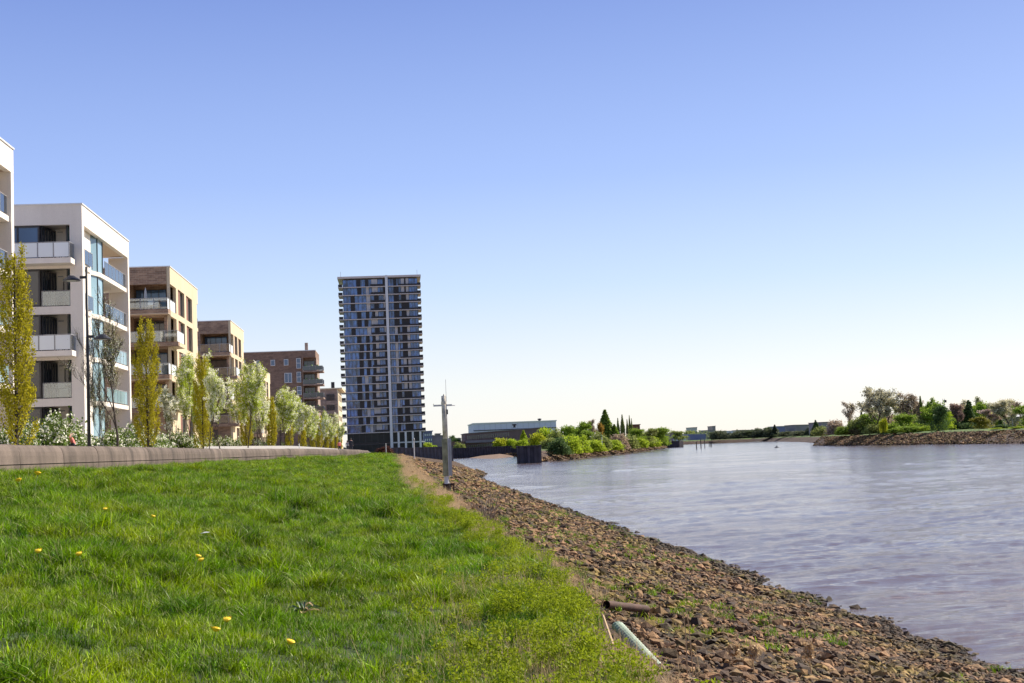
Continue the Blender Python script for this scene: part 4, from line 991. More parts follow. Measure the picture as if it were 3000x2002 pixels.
for i, (kd, px, yt, wp) in enumerate(FILL):
    far_tree(kd, i % 3 + 1, px, yt - 12, wp * 1.2, 470 + (i * 37) % 60, '%s from the left of the trees filling the back row of the right bank' % words[i], [GR, TAN, OLV, GR2, BROWN][(i * 2) % 5], 3.7, group='back row of trees on the right bank')
# far bank
rg = random.Random(8)
FB = [(2092, 1268, 20), (2108, 1262, 26), (2135, 1270, 28), (2150, 1274, 26), (2170, 1262, 34), (2192, 1264, 36), (2215, 1262, 40), (2240, 1260, 36), (2262, 1256, 26), (2271, 1245, 10), (2295, 1266, 26), (2318, 1264, 36), (2342, 1268, 34), (2362, 1262, 36), (2380, 1250, 22), (2222, 1255, 16), (2245, 1254, 18), (2352, 1272, 30)]
for i, (px, yt, wp) in enumerate(sorted(FB)):
    kd = 'poplar' if wp < 12 else ('bush' if i % 3 else 'round'); co = [(.09, .12, .05), (.12, .14, .07), (.07, .09, .05)][i % 3]
    far_tree(kd, i % 3 + 1, px, yt, wp * 1.5, np.interp(px, [2080, 2300, 2400], [1255, 1130, 900]), '%s dull green tree from the left in the far bank tree line' % words[i], co, 3.6, group='trees along the far bank')
# peninsula
def pY(px): return float(np.interp(px, [1540, 1575, 1650, 1800, 1900, 1960], [345, 340, 362, 478, 600, 800]))
PN = [('bush', 1, 1466, 1284, 34, 650, 'round yellow-green bush behind the black quay', YEL), ('bush', 2, 1500, 1286, 28, 650, 'green bush right of the round yellow bush', GR2),
 ('poplar', 1, 1535, 1262, 22, 600, 'upright light green tree left of the pier head', GR2), ('bush', 3, 1530, 1290, 36, 560, 'light green bush below the upright tree', GR2),
 ('bush', 1, 1575, 1270, 40, 430, 'yellow blooming bush above the pier head', YEL), ('bush', 2, 1600, 1254, 44, 470, 'tall bright green bush right of the yellow one', GR2),
 ('bush', 3, 1630, 1262, 40, 450, 'dark olive bush right of the tall bright one', OLV), ('fir', 1, 1647, 1252, 14, 520, 'tiny conifer peeping over the peninsula bushes', DK),
 ('round', 1, 1665, 1252, 44, 480, 'green tree left of the middle of the peninsula', GR), ('round', 2, 1697, 1244, 48, 500, 'pointed green tree group left of the brown tree', GR),
 ('bush', 1, 1640, 1283, 50, 376, 'deep green low bush near the water', DK), ('bush', 2, 1668, 1278, 52, 384, 'bright green bush leaning over the shore', GR2), ('bush', 3, 1700, 1282, 48, 402, 'bright green round bush on the shore slope', GR2),
 ('haze', 1, 1740, 1238, 28, 520, 'pinkish brown bare tree beside the orange tree', BROWN), ('round', 3, 1757, 1242, 20, 525, 'orange brown leafing tree left of the tall poplar', ORG),
 ('poplar', 2, 1776, 1202, 38, 560, 'tallest green poplar on the peninsula', (.20, .28, .05)), ('bush', 1, 1735, 1290, 60, 420, 'bright yellow-green shore bush below the orange tree', GR2), ('bush', 2, 1785, 1290, 60, 455, 'bright yellow-green shore bush below the tall poplar', GR2),
 ('poplar', 3, 1802, 1244, 26, 560, 'short green poplar right of the tallest poplar', GR), ('poplar', 1, 1813, 1226, 10, 620, 'first of the slim far poplars', OLV), ('poplar', 2, 1826, 1216, 13, 620, 'tallest of the slim far poplars', OLV),
 ('poplar', 3, 1840, 1230, 9, 620, 'third of the slim far poplars', OLV), ('poplar', 1, 1847, 1218, 8, 625, 'fourth slim far poplar beside the brick tower', OLV), ('poplar', 2, 1853, 1227, 7, 625, 'last slim far poplar touching the brick tower', OLV),
 ('bush', 3, 1755, 1272, 50, 470, 'olive green bush in the middle of the peninsula', OLV), ('bush', 1, 1815, 1272, 44, 520, 'brownish bush under the slim poplars', BROWN), ('bush', 2, 1838, 1276, 48, 545, 'dark leafed bush under the brick tower', OLV),
 ('round', 1, 1870, 1258, 40, 580, 'green tree in front of the brick tower', GR), ('round', 2, 1898, 1260, 40, 600, 'green and white tree right of the brick tower', OLV), ('round', 3, 1925, 1255, 50, 660, 'broad green tree near the end of the peninsula', GR),
 ('bush', 1, 1870, 1284, 44, 575, 'bright green bush at the water right of centre', GR2), ('bush', 2, 1905, 1280, 44, 620, 'bright green bush near the dark end quay', GR2), ('bush', 3, 1935, 1272, 36, 700, 'last green bush before the dark end quay', GR),
 ('bush', 2, 1610, 1284, 40, 400, 'olive bush behind the pier head slope', OLV), ('round', 3, 1720, 1262, 40, 470, 'middle green tree below the pink brown tree', GR)]
for kd, sd_, px, yt, wp, Y, lb, co in PN:
    low = kd == 'bush' and px > 1600 and Y < pY(px) + 30
    if low: Y = pY(px) + 6
    far_tree(kd, sd_, px, yt, wp, Y, lb, co, 1.6 if low else (2.8 if Y < 430 else 3.6), 'bush' if kd == 'bush' else 'tree')
far_tree('round', 1, 1990, 1264, 40, 1300, 'grey green tree behind the end quay', OLV, 3.6); far_tree('bush', 2, 2020, 1262, 30, 1500, 'far tree left of the square tower block', OLV, 3.6)
far_tree('round', 2, 1336, 1280, 24, 900, 'dark tree behind the dark red shed', DK, 3.9); far_tree('bush', 3, 1345, 1298, 26, 650, 'light olive bush on the quay edge right of the mast', OLV, 4.2)
far_tree('bush', 1, 1252, 1297, 24, 500, 'bright green bush beside the tower foot', GR2, 4.2); far_tree('bush', 2, 1270, 1305, 20, 520, 'small green bush right of the tower foot', GR2, 4.2)
far_tree('bush', 3, 1128, 1310, 36, 300, 'reddish brown hedge at the end of the flood wall', (.12, .05, .035), 4.0)
far_tree('round', 2, 1300, 1290, 30, 1000, 'far dark tree between the sheds', DK, 3.9)
# woodland far behind, one mass
rng = np.random.default_rng(5); n = 26000
xx = rng.uniform(-1500, 1900, n); yy_ = np.where((xx > 430) & (rng.random(n) < .5), rng.uniform(620, 900, n), rng.uniform(1650, 1760, n))
hh = 5 + 7 * hash2(xx * .02, yy_ * .02) + 3 * hash2(xx * .09, yy_ * .05); zz = 3.5 + hh * rng.uniform(0, 1, n) ** .6
V, Q = leaves(np.stack([xx, yy_, zz], 1), 2.6, rng, 1.3); o = link('distant_woodland', np_mesh('distant_woodland', V, Q, 'leaf')); o.color = (.14, .17, .09, 1)
tag(o, 'dull green distant woodland along the horizon', 'woodland', kind='stuff')

# ------------------------------------------------------------------ promenade trees
def hornbeam_mesh(seed, n, size):
    rng = np.random.default_rng(seed); H = 9.2; wood = MB(); P = []
    wood.tube([(0, 0, 0), (.03, 0, 3), (-.02, .03, 6), (0, 0, H - .3)], [.09, .075, .045, .012], 6)
    nb = 64
    for i in range(nb):
        z0 = .5 + (H - 2.2) * (i / nb) ** 1.05; a = i * 2.4 + rng.uniform(-.3, .3); rad = .80 * min(1, (H - z0) / 4.0 + .08) * rng.uniform(.75, 1.15)
        L = rng.uniform(1.1, 2.1) * min(1, (H - z0) / 3 + .25)
        c, s = math.cos(a), math.sin(a)
        pts = [(0, 0, z0), (c * rad * .55, s * rad * .55, z0 + L * .35), (c * rad * .9, s * rad * .9, z0 + L * .75), (c * rad * .95, s * rad * .95, min(H, z0 + L))]
        wood.tube(pts, [.022, .015, .010, .005], 3, False); pts = np.array(pts)
        t = rng.uniform(.12, 1, int(n / nb)) ** .8 * 3; k_ = np.minimum(2, t.astype(int)); f_ = (t - k_)[:, None]
        P.append(pts[k_] * (1 - f_) + pts[k_ + 1] * f_ + rng.normal(size=(len(t), 3)) * np.array([.085, .085, .12]))
    P = np.concatenate(P); V, Q = leaves(P, size, rng, 1.5)
    return wood.mesh('hornbeam_trunk', 'bark'), np_mesh('hornbeam_crown', V, Q, 'leaf')
HB = [hornbeam_mesh(1, 14500, .062), hornbeam_mesh(2, 14500, .062), hornbeam_mesh(3, 7000, .10)]
def pear_mesh(seed, density, bloom, leafn, H=9.4, size=.092, bare=False):
    rng = np.random.default_rng(seed)
    segs, tips = skeleton(rng, H * .82, .42, 3 if not bare else 4, 6, .95, .0095, .27)
    kz = H / max(tips[:, 2].max(), 1); tips = tips * kz * np.array([.95, .95, 1]); segs = [([q * kz * np.array([.95, .95, 1]) for q in ps], rs) for ps, rs in segs]
    wood = MB()
    for pts, rs in segs:
        if rs[0] > .03: wood.tube(pts, rs, 6, False)
        else: wood.tube([pts[0], pts[2], pts[4]], [.008, .006, .004] if bare else [max(rs[0], .014), .013, .008], 3, False)
    tips = tips[tips[:, 2] > H * .2]
    nb = int(len(tips) * bloom); nl = int(len(tips) * leafn); per = density
    b = tips[rng.integers(0, len(tips), nb)]; B = np.repeat(b, per, 0) + rng.normal(size=(nb * per, 3)) * .085
    l = tips[rng.integers(0, len(tips), nl)]; L = np.repeat(l, per, 0) + rng.normal(size=(nl * per, 3)) * .16
    V1, Q1 = leaves(B, size, rng, 1.1); V2, Q2 = leaves(L, size * .8, rng, 1.6)
    mi = [0] * len(Q1) + [1] * len(Q2)
    return wood.mesh('pear_trunk', 'bark'), np_mesh('pear_crown', np.concatenate([V1, V2]), np.concatenate([Q1, Q2 + len(V1)]), ['blossom', 'leaf'], mi)
PR = [pear_mesh(4, 15, .42, .22), pear_mesh(5, 14, .38, .5), pear_mesh(6, 13, .34, .75), pear_mesh(8, 14, .4, .35), pear_mesh(9, 15, .36, .6), pear_mesh(7, 3, .10, .16, size=.04, bare=True)]
HBL = (.42, .37, .02); zP = 4.3
for i, px in enumerate([48, 435, 597, 722, 797, 848, 887, 916, 938, 956, 972, 986, 998]):
    Y = YX(px, -15.0); wm, lf = HB[i % 2] if i < 4 else HB[2]
    lb = ['tall columnar hornbeam with yellow-green leaves at the left edge', 'columnar yellow-green hornbeam in front of the large brick block', 'slim columnar hornbeam left of the big white blossom tree'][i] if i < 3 else '%s yellow-green columnar hornbeam from the left in the promenade row' % words[i]
    t = thing('hornbeam_tree', lb, 'tree', (-15.0, Y, zP), i * 1.9, 'columnar hornbeams along the promenade'); s_ = [1.0, 1.0, .95, .9][i] if i < 4 else .92 + .05 * math.sin(i); t.scale = (s_ * .92, s_ * .92, s_ * .97)
    link('trunk', wm, t); c = link('crown', lf, t); c.color = (*HBL, 1)
pears = [(345, -13.6, 5, .95), (300, -18.0, 5, .62), (408, -18.2, 5, .62), (495, -17.6, 0, .62)]
Ys = [103, 110, 117, 125, 132, 140, 148, 157, 166, 176, 186, 197, 208, 220, 233, 246, 260, 275, 291, 308, 326, 346, 368, 392]
pl = ['nearly bare young tree with thin dark trunk in front of the white block', 'thin bare sapling behind the lamp post', 'thin sparse sapling before the far pier of the white block', 'white blossoming tree half hidden behind the second hornbeam']
for i, (px, X, v, s_) in enumerate(pears):
    Y = YX(px, X); t = thing('pear_tree', pl[i], 'tree', (X, Y, zP), i * 2.1); t.scale = (s_,) * 3
    link('trunk', PR[v][0], t); c = link('crown', PR[v][1], t); c.color = (.22, .24, .04, 1)
for i, Y in enumerate(Ys):
    X = -13.8 - [0, 2.6, .8, 3.2, .3][i % 5]; s_ = [.84, .93, .97, .9, 1.02, .96, 1.06][i % 7] if i else .72
    t = thing('pear_tree', '%s densely blossoming white tree from the left along the promenade' % words[i], 'tree', (X, Y, zP), i * 2.3 + 1, 'blossoming pear trees along the promenade'); t.scale = (s_ * [.8, 1.0, .88, .74, .95][i % 5] * (1.0 if i < 6 else 1.3), s_ * [.8, 1.0, .88, .74, .95][i % 5] * (1.0 if i < 6 else 1.3), s_)
    q_ = [0, 1, 3, 2, 4][i % 5]; link('trunk', PR[q_][0], t); c = link('crown', PR[q_][1], t); c.color = (.42, .50, .05, 1)
# flowering shrubs
def shrub_mesh(seed):
    rng = np.random.default_rng(seed); wood = MB(); tips = []
    for i in range(46):
        a = rng.uniform(0, 6.283); e = rng.uniform(.35, 1.45); L = rng.uniform(1.4, 2.15)
        d = np.array([math.cos(a) * math.cos(e), math.sin(a) * math.cos(e), math.sin(e)]); p = [np.array([0, 0, 0.]), d * L * .5 + [0, 0, .15], d * L + [0, 0, -.05]]
        wood.tube(p, [.02, .012, .005], 3, False)
        t = rng.uniform(.35, 1, 40)[:, None]; tips.append(p[0] * (1 - t) + p[2] * t + rng.normal(size=(40, 3)) * .16)
    T = np.concatenate(tips); T = T[T[:, 2] > .05]; rr_ = np.linalg.norm(T, axis=1)
    B = T[(rr_ > 1.15) & (rng.random(len(T)) < .42)]; L = T
    B = np.repeat(B, 5, 0) + rng.normal(size=(len(B) * 5, 3)) * .07; L = np.repeat(L, 3, 0) + rng.normal(size=(len(L) * 3, 3)) * .1
    V1, Q1 = leaves(B, .082, rng, 1.3); V2, Q2 = leaves(L, .085, rng, 1.7)
    return wood.mesh('shrub_stems', 'bark'), np_mesh('shrub_crown', np.concatenate([V1, V2]), np.concatenate([Q1, Q2 + len(V1)]), ['blossom', 'leaf'], [0] * len(Q1) + [1] * len(Q2))
SHB = [shrub_mesh(1), shrub_mesh(2)]
for i, (px, X, s_, lb) in enumerate([(130, -13.2, 1.15, 'white flowering shrub right of the first hornbeam'), (205, -13.6, 1.0, 'white flowering shrub left of the tall lamp'), (30, -13.8, .9, 'shrub behind the foot of the leftmost hornbeam'), (330, -14.0, .95, 'low white shrub left of the thin dark trunk'),
        (385, -13.4, 1.1, 'broad white flowering shrub left of the second hornbeam'), (520, -13.4, 1.05, 'wide flowering shrub right of the second hornbeam'), (580, -13.9, 1.0, 'flowering shrub touching the third hornbeam'),
        (655, -13.4, 1.0, 'flowering shrub below the big white blossom tree'), (770, -13.6, 1.1, 'pale flowering shrub left of the fifth hornbeam'), (835, -13.8, 1.0, 'pale shrub below the brick block with balconies'), (895, -13.6, 1.0, 'small far shrub among the hornbeam trunks'),
        (1010, -13.6, 1.1, 'far pale shrub near the walking people'), (252, -18.5, .8, 'low shrub behind the cyclist'), (445, -17, .95, 'dark shrub behind the second hornbeam'), (700, -16, 1.0, 'shrub behind the fourth hornbeam')]):
    X -= 4.0 if X > -15 else 0; Y = YX(px, X); t = thing('flowering_shrub', lb, 'shrub', (X, Y, zP - .1), i * 2.7, 'white flowering shrubs behind the flood wall'); s_ *= 1.15; t.scale = (s_ * .95, s_ * .95, s_)
    link('stems', SHB[i % 2][0], t); c = link('crown', SHB[i % 2][1], t); c.color = (.13, .19, .035, 1)

# ------------------------------------------------------------------ street lamp
def lamp(px, X, label, s_=1.0):
    Y = YX(px, X); t = thing('street_lamp', label, 'lamp', (X, Y, zP)); t.scale = (s_,) * 3
    MB().tube([(0, 0, 0), (0, 0, 4.8), (0, 0, 9.15)], [.085, .07, .055], 10).build('pole', 'dark_metal', t, True)
    for sx, z in ((-1, 8.55), (1, 5.75)):
        a = MB(); a.box(min(0, sx * .3), max(0, sx * .3), -.05, .05, z + .04, z + .16); ao = a.build('arm', 'dark_metal', t)
        h = MB(); x0, x1 = sx * .28, sx * 1.08
        n = 12; top = []; ring = []; cx = (x0 + x1) / 2; rx = abs(x1 - x0) / 2
        h.lathe([(.001, .0), (.40, .0), (.405, .03), (.28, .13), (.12, .24), (.001, .26)], (cx, 0, z - .05), 16)
        ho = h.build('lamp_head', 'dark_metal', t, False)
        MB().lathe([(.001, -.055), (.22, -.055), (.22, -.052)], (cx, 0, z), 16).build('lens', 'curtain', ho)
    MB().lathe([(.001, 0), (.16, 0), (.15, .5), (.09, .55)], n=10).build('base_sleeve', 'dark_metal', t)
lamp(262, -14.0, 'tall dark street lamp with two disc heads before the white block')
for px, lb in ((1131, 'thin white post before the tower glass base'), (877, 'thin pale post standing among the hornbeam trunks')):
    P = at_y(px, 1320, 190 if px > 1000 else 150); o = MB().tube([(0, 0, -.4), (0, 0, 1.0 if px > 1000 else .75)], .05, 6).build('marker_post', 'white_metal'); o.location = P; tag(o, lb, 'post')

# ------------------------------------------------------------------ people
def person(label, loc, rz, pose, mats, hair='hair_dark'):
    t = thing('person', label, 'person', loc, rz)
    J = pose; names = list(J); idx = {n_: i for i, n_ in enumerate(names)}
    E = [('pelvis', 'belly'), ('belly', 'chest'), ('chest', 'neck'), ('neck', 'head'), ('head', 'crown'),
         ('chest', 'shl'), ('shl', 'ell'), ('ell', 'wrl'), ('wrl', 'hal'), ('chest', 'shr'), ('shr', 'elr'), ('elr', 'wrr'), ('wrr', 'har'),
         ('pelvis', 'hil'), ('hil', 'knl'), ('knl', 'anl'), ('anl', 'tol'), ('pelvis', 'hir'), ('hir', 'knr'), ('knr', 'anr'), ('anr', 'tor')]
    rad = dict(pelvis=.15, belly=.13, chest=.15, neck=.06, head=.095, crown=.085, sh=.07, el=.045, wr=.032, ha=.035, hi=.1, kn=.065, an=.045, to=.04)
    me = bpy.data.meshes.new('body'); me.from_pydata([J[n_] for n_ in names], [(idx[a], idx[b]) for a, b in E], [])
    o = link('body', me, t); md = o.modifiers.new('s', 'SKIN')
    sv_ = me.skin_vertices[0].data
    for n_, i in idx.items():
        r_ = rad.get(n_, rad.get(n_[:2], .06)); sv_[i].radius = (r_, r_); sv_[i].use_root = n_ == 'pelvis'
    o.modifiers.new('u', 'SUBSURF').levels = 1
    dg = bpy.context.evaluated_depsgraph_get(); ev = o.evaluated_get(dg); nm_ = bpy.data.meshes.new_from_object(ev); o.modifiers.clear(); o.data = nm_; nm_.name = 'body'
    nm_.materials.clear()
    for q in mats: nm_.materials.append(MATS[q])      # skin, shirt, trousers
    nk = Vector(J['neck']); pv = Vector(J['pelvis']); wl, wr_ = Vector(J['wrl']), Vector(J['wrr'])
    for p_ in nm_.polygons:
        c = p_.center
        if (c - Vector(J['head'])).length < .17 or (c - Vector(J['hal'])).length < .07 or (c - Vector(J['har'])).length < .07: p_.material_index = 0
        elif c.z > pv.z + .04: p_.material_index = 1
        else: p_.material_index = 2
        p_.use_smooth = True
    h = Vector(J['head']); c_ = Vector(J['crown']); m = MB()
    m.lathe([(.108, -.05), (.118, .02), (.112, .08), (.08, .13), (.001, .15)], (c_.x, c_.y + .02, c_.z - .08), 12); m.build('hair', hair, t, True)
    return t
walk = dict(pelvis=(0, 0, .95), belly=(0, 0, 1.12), chest=(0, 0, 1.36), neck=(0, .0, 1.5), head=(0, -.01, 1.6), crown=(0, 0, 1.7),
    shl=(.19, 0, 1.42), ell=(.24, .05, 1.14), wrl=(.24, -.05, .9), hal=(.24, -.09, .82), shr=(-.19, 0, 1.42), elr=(-.24, .02, 1.14), wrr=(-.24, -.1, .92), har=(-.24, -.15, .85),
    hil=(.1, 0, .9), knl=(.1, -.15, .5), anl=(.1, -.1, .09), tol=(.1, -.26, .04), hir=(-.1, 0, .9), knr=(-.1, .05, .5), anr=(-.1, .22, .12), tor=(-.1, .1, .04))
cyc = dict(pelvis=(0, .05, .98), belly=(0, -.06, 1.14), chest=(0, -.24, 1.33), neck=(0, -.33, 1.46), head=(0, -.39, 1.56), crown=(0, -.39, 1.66),
    shl=(.18, -.27, 1.38), ell=(.23, -.42, 1.16), wrl=(.22, -.6, 1.08), hal=(.22, -.66, 1.06), shr=(-.18, -.27, 1.38), elr=(-.23, -.42, 1.16), wrr=(-.22, -.6, 1.08), har=(-.22, -.66, 1.06),
    hil=(.1, .0, .93), knl=(.11, -.36, .78), anl=(.1, -.22, .4), tol=(.1, -.36, .34), hir=(-.1, .0, .93), knr=(-.11, -.22, .58), anr=(-.1, -.1, .2), tor=(-.1, -.25, .14))
Yc = YX(217, -16.0)
person('cyclist in a coral top leaning over the handlebars beside the lamp', (-16.0, Yc, 4.3), -math.pi / 2, cyc, ['skin', 'shirt_coral', 'cloth_dark'])
b = thing('bicycle', 'dark bicycle ridden by the coral-topped cyclist', 'bicycle', (-16.0, Yc, 4.3), -math.pi / 2)
for y_ in (-.55, .52):
    wh = MB(); wh.tube([(0, y_ + .33 * math.cos(a), .34 + .33 * math.sin(a)) for a in np.linspace(0, 2 * math.pi, 25)], .018, 5, False); wo_ = wh.build('wheel', 'dark_metal', b)
    sp_ = MB()
    for a in np.linspace(0, 2 * math.pi, 13)[:-1]: sp_.tube([(0, y_, .34), (0, y_ + .32 * math.cos(a), .34 + .32 * math.sin(a))], .003, 3)
    sp_.build('spokes', 'grey_metal', wo_)
fr = MB()
for a, c in (((0, .52, .34), (0, .05, .3)), ((0, .05, .3), (0, .14, .84)), ((0, .14, .84), (0, .52, .34)), ((0, .05, .3), (0, -.42, .82)), ((0, .14, .78), (0, -.42, .86)), ((0, -.55, .34), (0, -.40, .98))): fr.tube([a, c], .018, 6)
fr.build('frame', 'grey_metal', b); MB().tube([(.26, -.62, 1.04), (.1, -.5, 1.0), (-.1, -.5, 1.0), (-.26, -.62, 1.04)], .014, 6).build('handlebar', 'dark_metal', b)
MB().box(-.08, .08, .02, .28, .86, .91).build('saddle', 'dark_metal', b)
for (px, py_, Y, lb, mt, rz) in [(1029, 1318, 160, 'dark clothed walker standing tall at the far end of the trees', ['skin', 'cloth_dark', 'cloth_dark'], 0.3), (1019, 1316, 185, 'walker in a pale top beside the dark clothed walker', ['skin', 'cloth_grey', 'cloth_dark'], 2.8), (995, 1319, 180, 'small walker in a reddish top left of the far pair', ['skin', 'shirt_coral', 'cloth_dark'], 0.5)]:
    X = PX(px, Y); person(lb, (X, Y, 4.3), rz, walk, mt)

# ------------------------------------------------------------------ tide gauge mast by the bank
def mast():
    P = at_z(1312, 1440, 2.15); X, Y, Z = P; sc = Y / F    # metres per photo pixel
    t = thing('gauge_mast', 'weathered pale gauge mast with cross arm and whip antenna at the bank edge', 'mast', (X, Y, Z)); H = lambda y_: (1440 - y_) * sc
    MB().tube([(-.03, 0, H(1412)), (-.03, 0, H(1314))], .13, 14).build('lower_pole', 'galvanised', t, True)
    MB().tube([(-.03, 0, H(1314)), (-.03, 0, H(1162))], .125, 14).build('upper_pole', 'mast_paint', t, True)
    m = MB(); m.lathe([(.145, 0), (.14, .1), (.10, .28), (.05, .42), (.02, .5)], (-.03, 0, H(1186)), 12); m.build('pole_cap', 'mast_paint', t, True)
    a = MB(); a.box(-.56, .36, -.05, .05, H(1192), H(1187)); a.build('cross_arm', 'galvanised', t)
    MB().tube([(-.55, 0, H(1188)), (-.55, 0, H(1184))], .02, 6).build('arm_peg', 'galvanised', t)
    MB().tube([(.3, 0, H(1190)), (.52, .05, H(1191))], [.03, .02], 6).build('sensor_arm', 'white_metal', t)
    MB().tube([(.09, -.05, H(1290)), (.09, -.05, H(1114))], [.018, .010], 6).build('whip_antenna', 'galvanised', t)
    m = MB(); m.box(.09, .15, -.1, -.03, H(1216), H(1202)); m.build('junction_box', 'dark_metal', t)
    m = MB(); m.box(-.2, .065, -.2, .12, H(1395), H(1287)); m.build('cabinet', 'mast_box', t)
    m = MB(); m.box(.07, .095, -.22, -.16, H(1400), H(1287)); m.build('cable_duct', 'white_metal', t)
    m = MB(); m.box(.10, .25, -.14, .1, H(1395), H(1287)); m.build('side_cabinet', 'grey_metal', t)
    m = MB(); m.tube([(-.04, -.02, H(1418)), (-.04, -.02, H(1394))], .125, 12); m.build('collar', 'white_metal', t)
    for x_ in (-.2, .02, .30): MB().box(x_ - .035, x_ + .035, -.12, -.05, -.5, H(1416)).build('base_bracket', 'rust', t)
    MB().box(-.24, .34, -.04, .1, H(1424), H(1418)).build('base_plate', 'rust', t)
    MB().tube([(.04, 0, -.5), (.04, 0, H(1417))], .12, 10).build('base_tube', 'dark_metal', t)
mast()
P = at_y(1214, 1342, 175); t = thing('signal_post', 'slim white signal post in front of the grey quay wall', 'post', P)
MB().tube([(0, 0, -1), (0, 0, 2.2)], .07, 8).build('pole', 'white_metal', t); MB().lathe([(.001, 2.2), (.13, 2.22), (.13, 2.45), (.05, 2.6), (.001, 2.62)], n=8).build('signal_light', 'grey_metal', t)
P = at_y(1764, 1318, 445); t = thing('channel_marker', 'thin pale channel marker pole before the peninsula bushes', 'marker', P)
MB().tube([(0, 0, -.5), (.1, 0, 4.2)], .12, 6).build('pole', 'white_metal', t); MB().lathe([(.001, 4.2), (.45, 4.5), (.001, 5.2)], n=8).build('top_mark', 'stem_green', t)

# ------------------------------------------------------------------ stones of the bank
def stone_mesh(seed):
    rng = np.random.default_rng(seed); import bmesh
    rng_z, rng_y = rng.uniform(.4, .85), rng.uniform(.6, 1.1); bm = bmesh.new(); bmesh.ops.create_icosphere(bm, subdivisions=1, radius=.5)
    for v in bm.verts:
        d = v.co.normalized(); v.co = d * (.5 * rng.uniform(.6, 1.2)); v.co.z *= rng_z * .8; v.co.y *= rng_y
    m = bpy.data.meshes.new('stone'); bm.to_mesh(m); bm.free(); m.materials.append(MATS['stone']); return m
ST = [stone_mesh(i) for i in range(7)]
def frustum_ok(X, Y, m=2.5):
    u = X / np.maximum(Y, .5) * F; return (u > -1150 - m / Y * F) & (u < 1850 + m / Y * F)
rng = np.random.default_rng(77); C = []
for y0, y1, dens, s in ((8, 30, 170, .078), (30, 60, 90, .112), (60, 110, 36, .17), (110, 250, 11, .30)):
    n = int((y1 - y0) * 15 * dens); Y = rng.uniform(y0, y1, n); u = rng.uniform(0, 1, n); gx = grassX(Y) + .35 - .9 * sstep(30, 70, Y); X = gx + (waterX(Y) + .35 - gx) * u ** .9
    k_ = frustum_ok(X, Y) & (rng.random(n) < (waterX(Y) - gx) / 15 * 1.3); X, Y = X[k_], Y[k_]; S_ = s * rng.lognormal(0, .5, len(X)); 
    keep = rng.random(len(X)) < np.clip(.6 + (X - grassX(Y)) * .4, .6, 1); C.append(np.stack([X, Y, S_], 1)[keep])
C = np.concatenate(C); C[:, 2] = np.minimum(C[:, 2], .20 + .0045 * C[:, 1])
app = C[:, 2] / C[:, 1]; vis = (C[:, 0] / C[:, 1] * F < 1800); order = np.argsort(-(app * vis)); near, rest = C[order[:298]], C[order[298:]]
def sz(X, Y, s): return ground(X, Y) + s * .03
for i, (X, Y, s) in enumerate(near):
    o = link('stone', ST[i % 7], bank, (X, Y, float(sz(X, Y, s)))); o.rotation_euler = rng.uniform(-.5, .5), rng.uniform(-.5, .5), rng.uniform(0, 6.28); o.scale = (s, s * rng.uniform(.7, 1.2), s * rng.uniform(.7, 1.2))
def scatter(name, pts, rots, scl, idx, sources, parent=None, label=None, cat=None):
    n = len(pts); m = bpy.data.meshes.new(name); m.vertices.add(n); m.vertices.foreach_set('co', np.asarray(pts, np.float32).ravel())
    for nm_, ty, dat in (('rot', 'FLOAT_VECTOR', rots), ('scl', 'FLOAT_VECTOR', scl)):
        a = m.attributes.new(nm_, ty, 'POINT'); a.data.foreach_set('vector', np.asarray(dat, np.float32).ravel())
    a = m.attributes.new('idx', 'INT', 'POINT'); a.data.foreach_set('value', np.asarray(idx, np.int32))
    o = link(name, m, parent); g = bpy.data.node_groups.new(name, 'GeometryNodeTree')
    g.interface.new_socket('Geometry', in_out='INPUT', socket_type='NodeSocketGeometry'); g.interface.new_socket('Geometry', in_out='OUTPUT', socket_type='NodeSocketGeometry')
    gi = g.nodes.new('NodeGroupInput'); go = g.nodes.new('NodeGroupOutput'); ip = g.nodes.new('GeometryNodeInstanceOnPoints')
    jn = g.nodes.new('GeometryNodeJoinGeometry')
    for s_ in reversed(sources):
        so = bpy.data.objects.new(name + '_source', s_); oi = g.nodes.new('GeometryNodeObjectInfo'); oi.inputs['Object'].default_value = so; oi.inputs['As Instance'].default_value = True
        g.links.new(oi.outputs['Geometry'], jn.inputs[0])
    g.links.new(gi.outputs[0], ip.inputs['Points']); g.links.new(jn.outputs[0], ip.inputs['Instance']); ip.inputs['Pick Instance'].default_value = True
    for nm_, ty, sock in (('rot', 'FLOAT_VECTOR', 'Rotation'), ('scl', 'FLOAT_VECTOR', 'Scale'), ('idx', 'INT', 'Instance Index')):
        at = g.nodes.new('GeometryNodeInputNamedAttribute'); at.data_type = ty; at.inputs['Name'].default_value = nm_
        if sock == 'Rotation':
            er = g.nodes.new('FunctionNodeEulerToRotation'); g.links.new(at.outputs['Attribute'], er.inputs[0]); g.links.new(er.outputs[0], ip.inputs['Rotation'])
        else: g.links.new(at.outputs['Attribute'], ip.inputs[sock])
    g.links.new(ip.outputs[0], go.inputs[0]); md = o.modifiers.new('scatter', 'NODES'); md.node_group = g
    tag(o, label, cat, kind='stuff'); return o
n = len(rest); X, Y, s = rest.T
scatter('stone_rubble', np.stack([X, Y, sz(X, Y, s)], 1), np.stack([rng.uniform(-.5, .5, n), rng.uniform(-.5, .5, n), rng.uniform(0, 6.28, n)], 1), np.stack([s, s * rng.uniform(.7, 1.2, n), s * rng.uniform(.7, 1.2, n)], 1), rng.integers(0, 7, n), ST, bank)
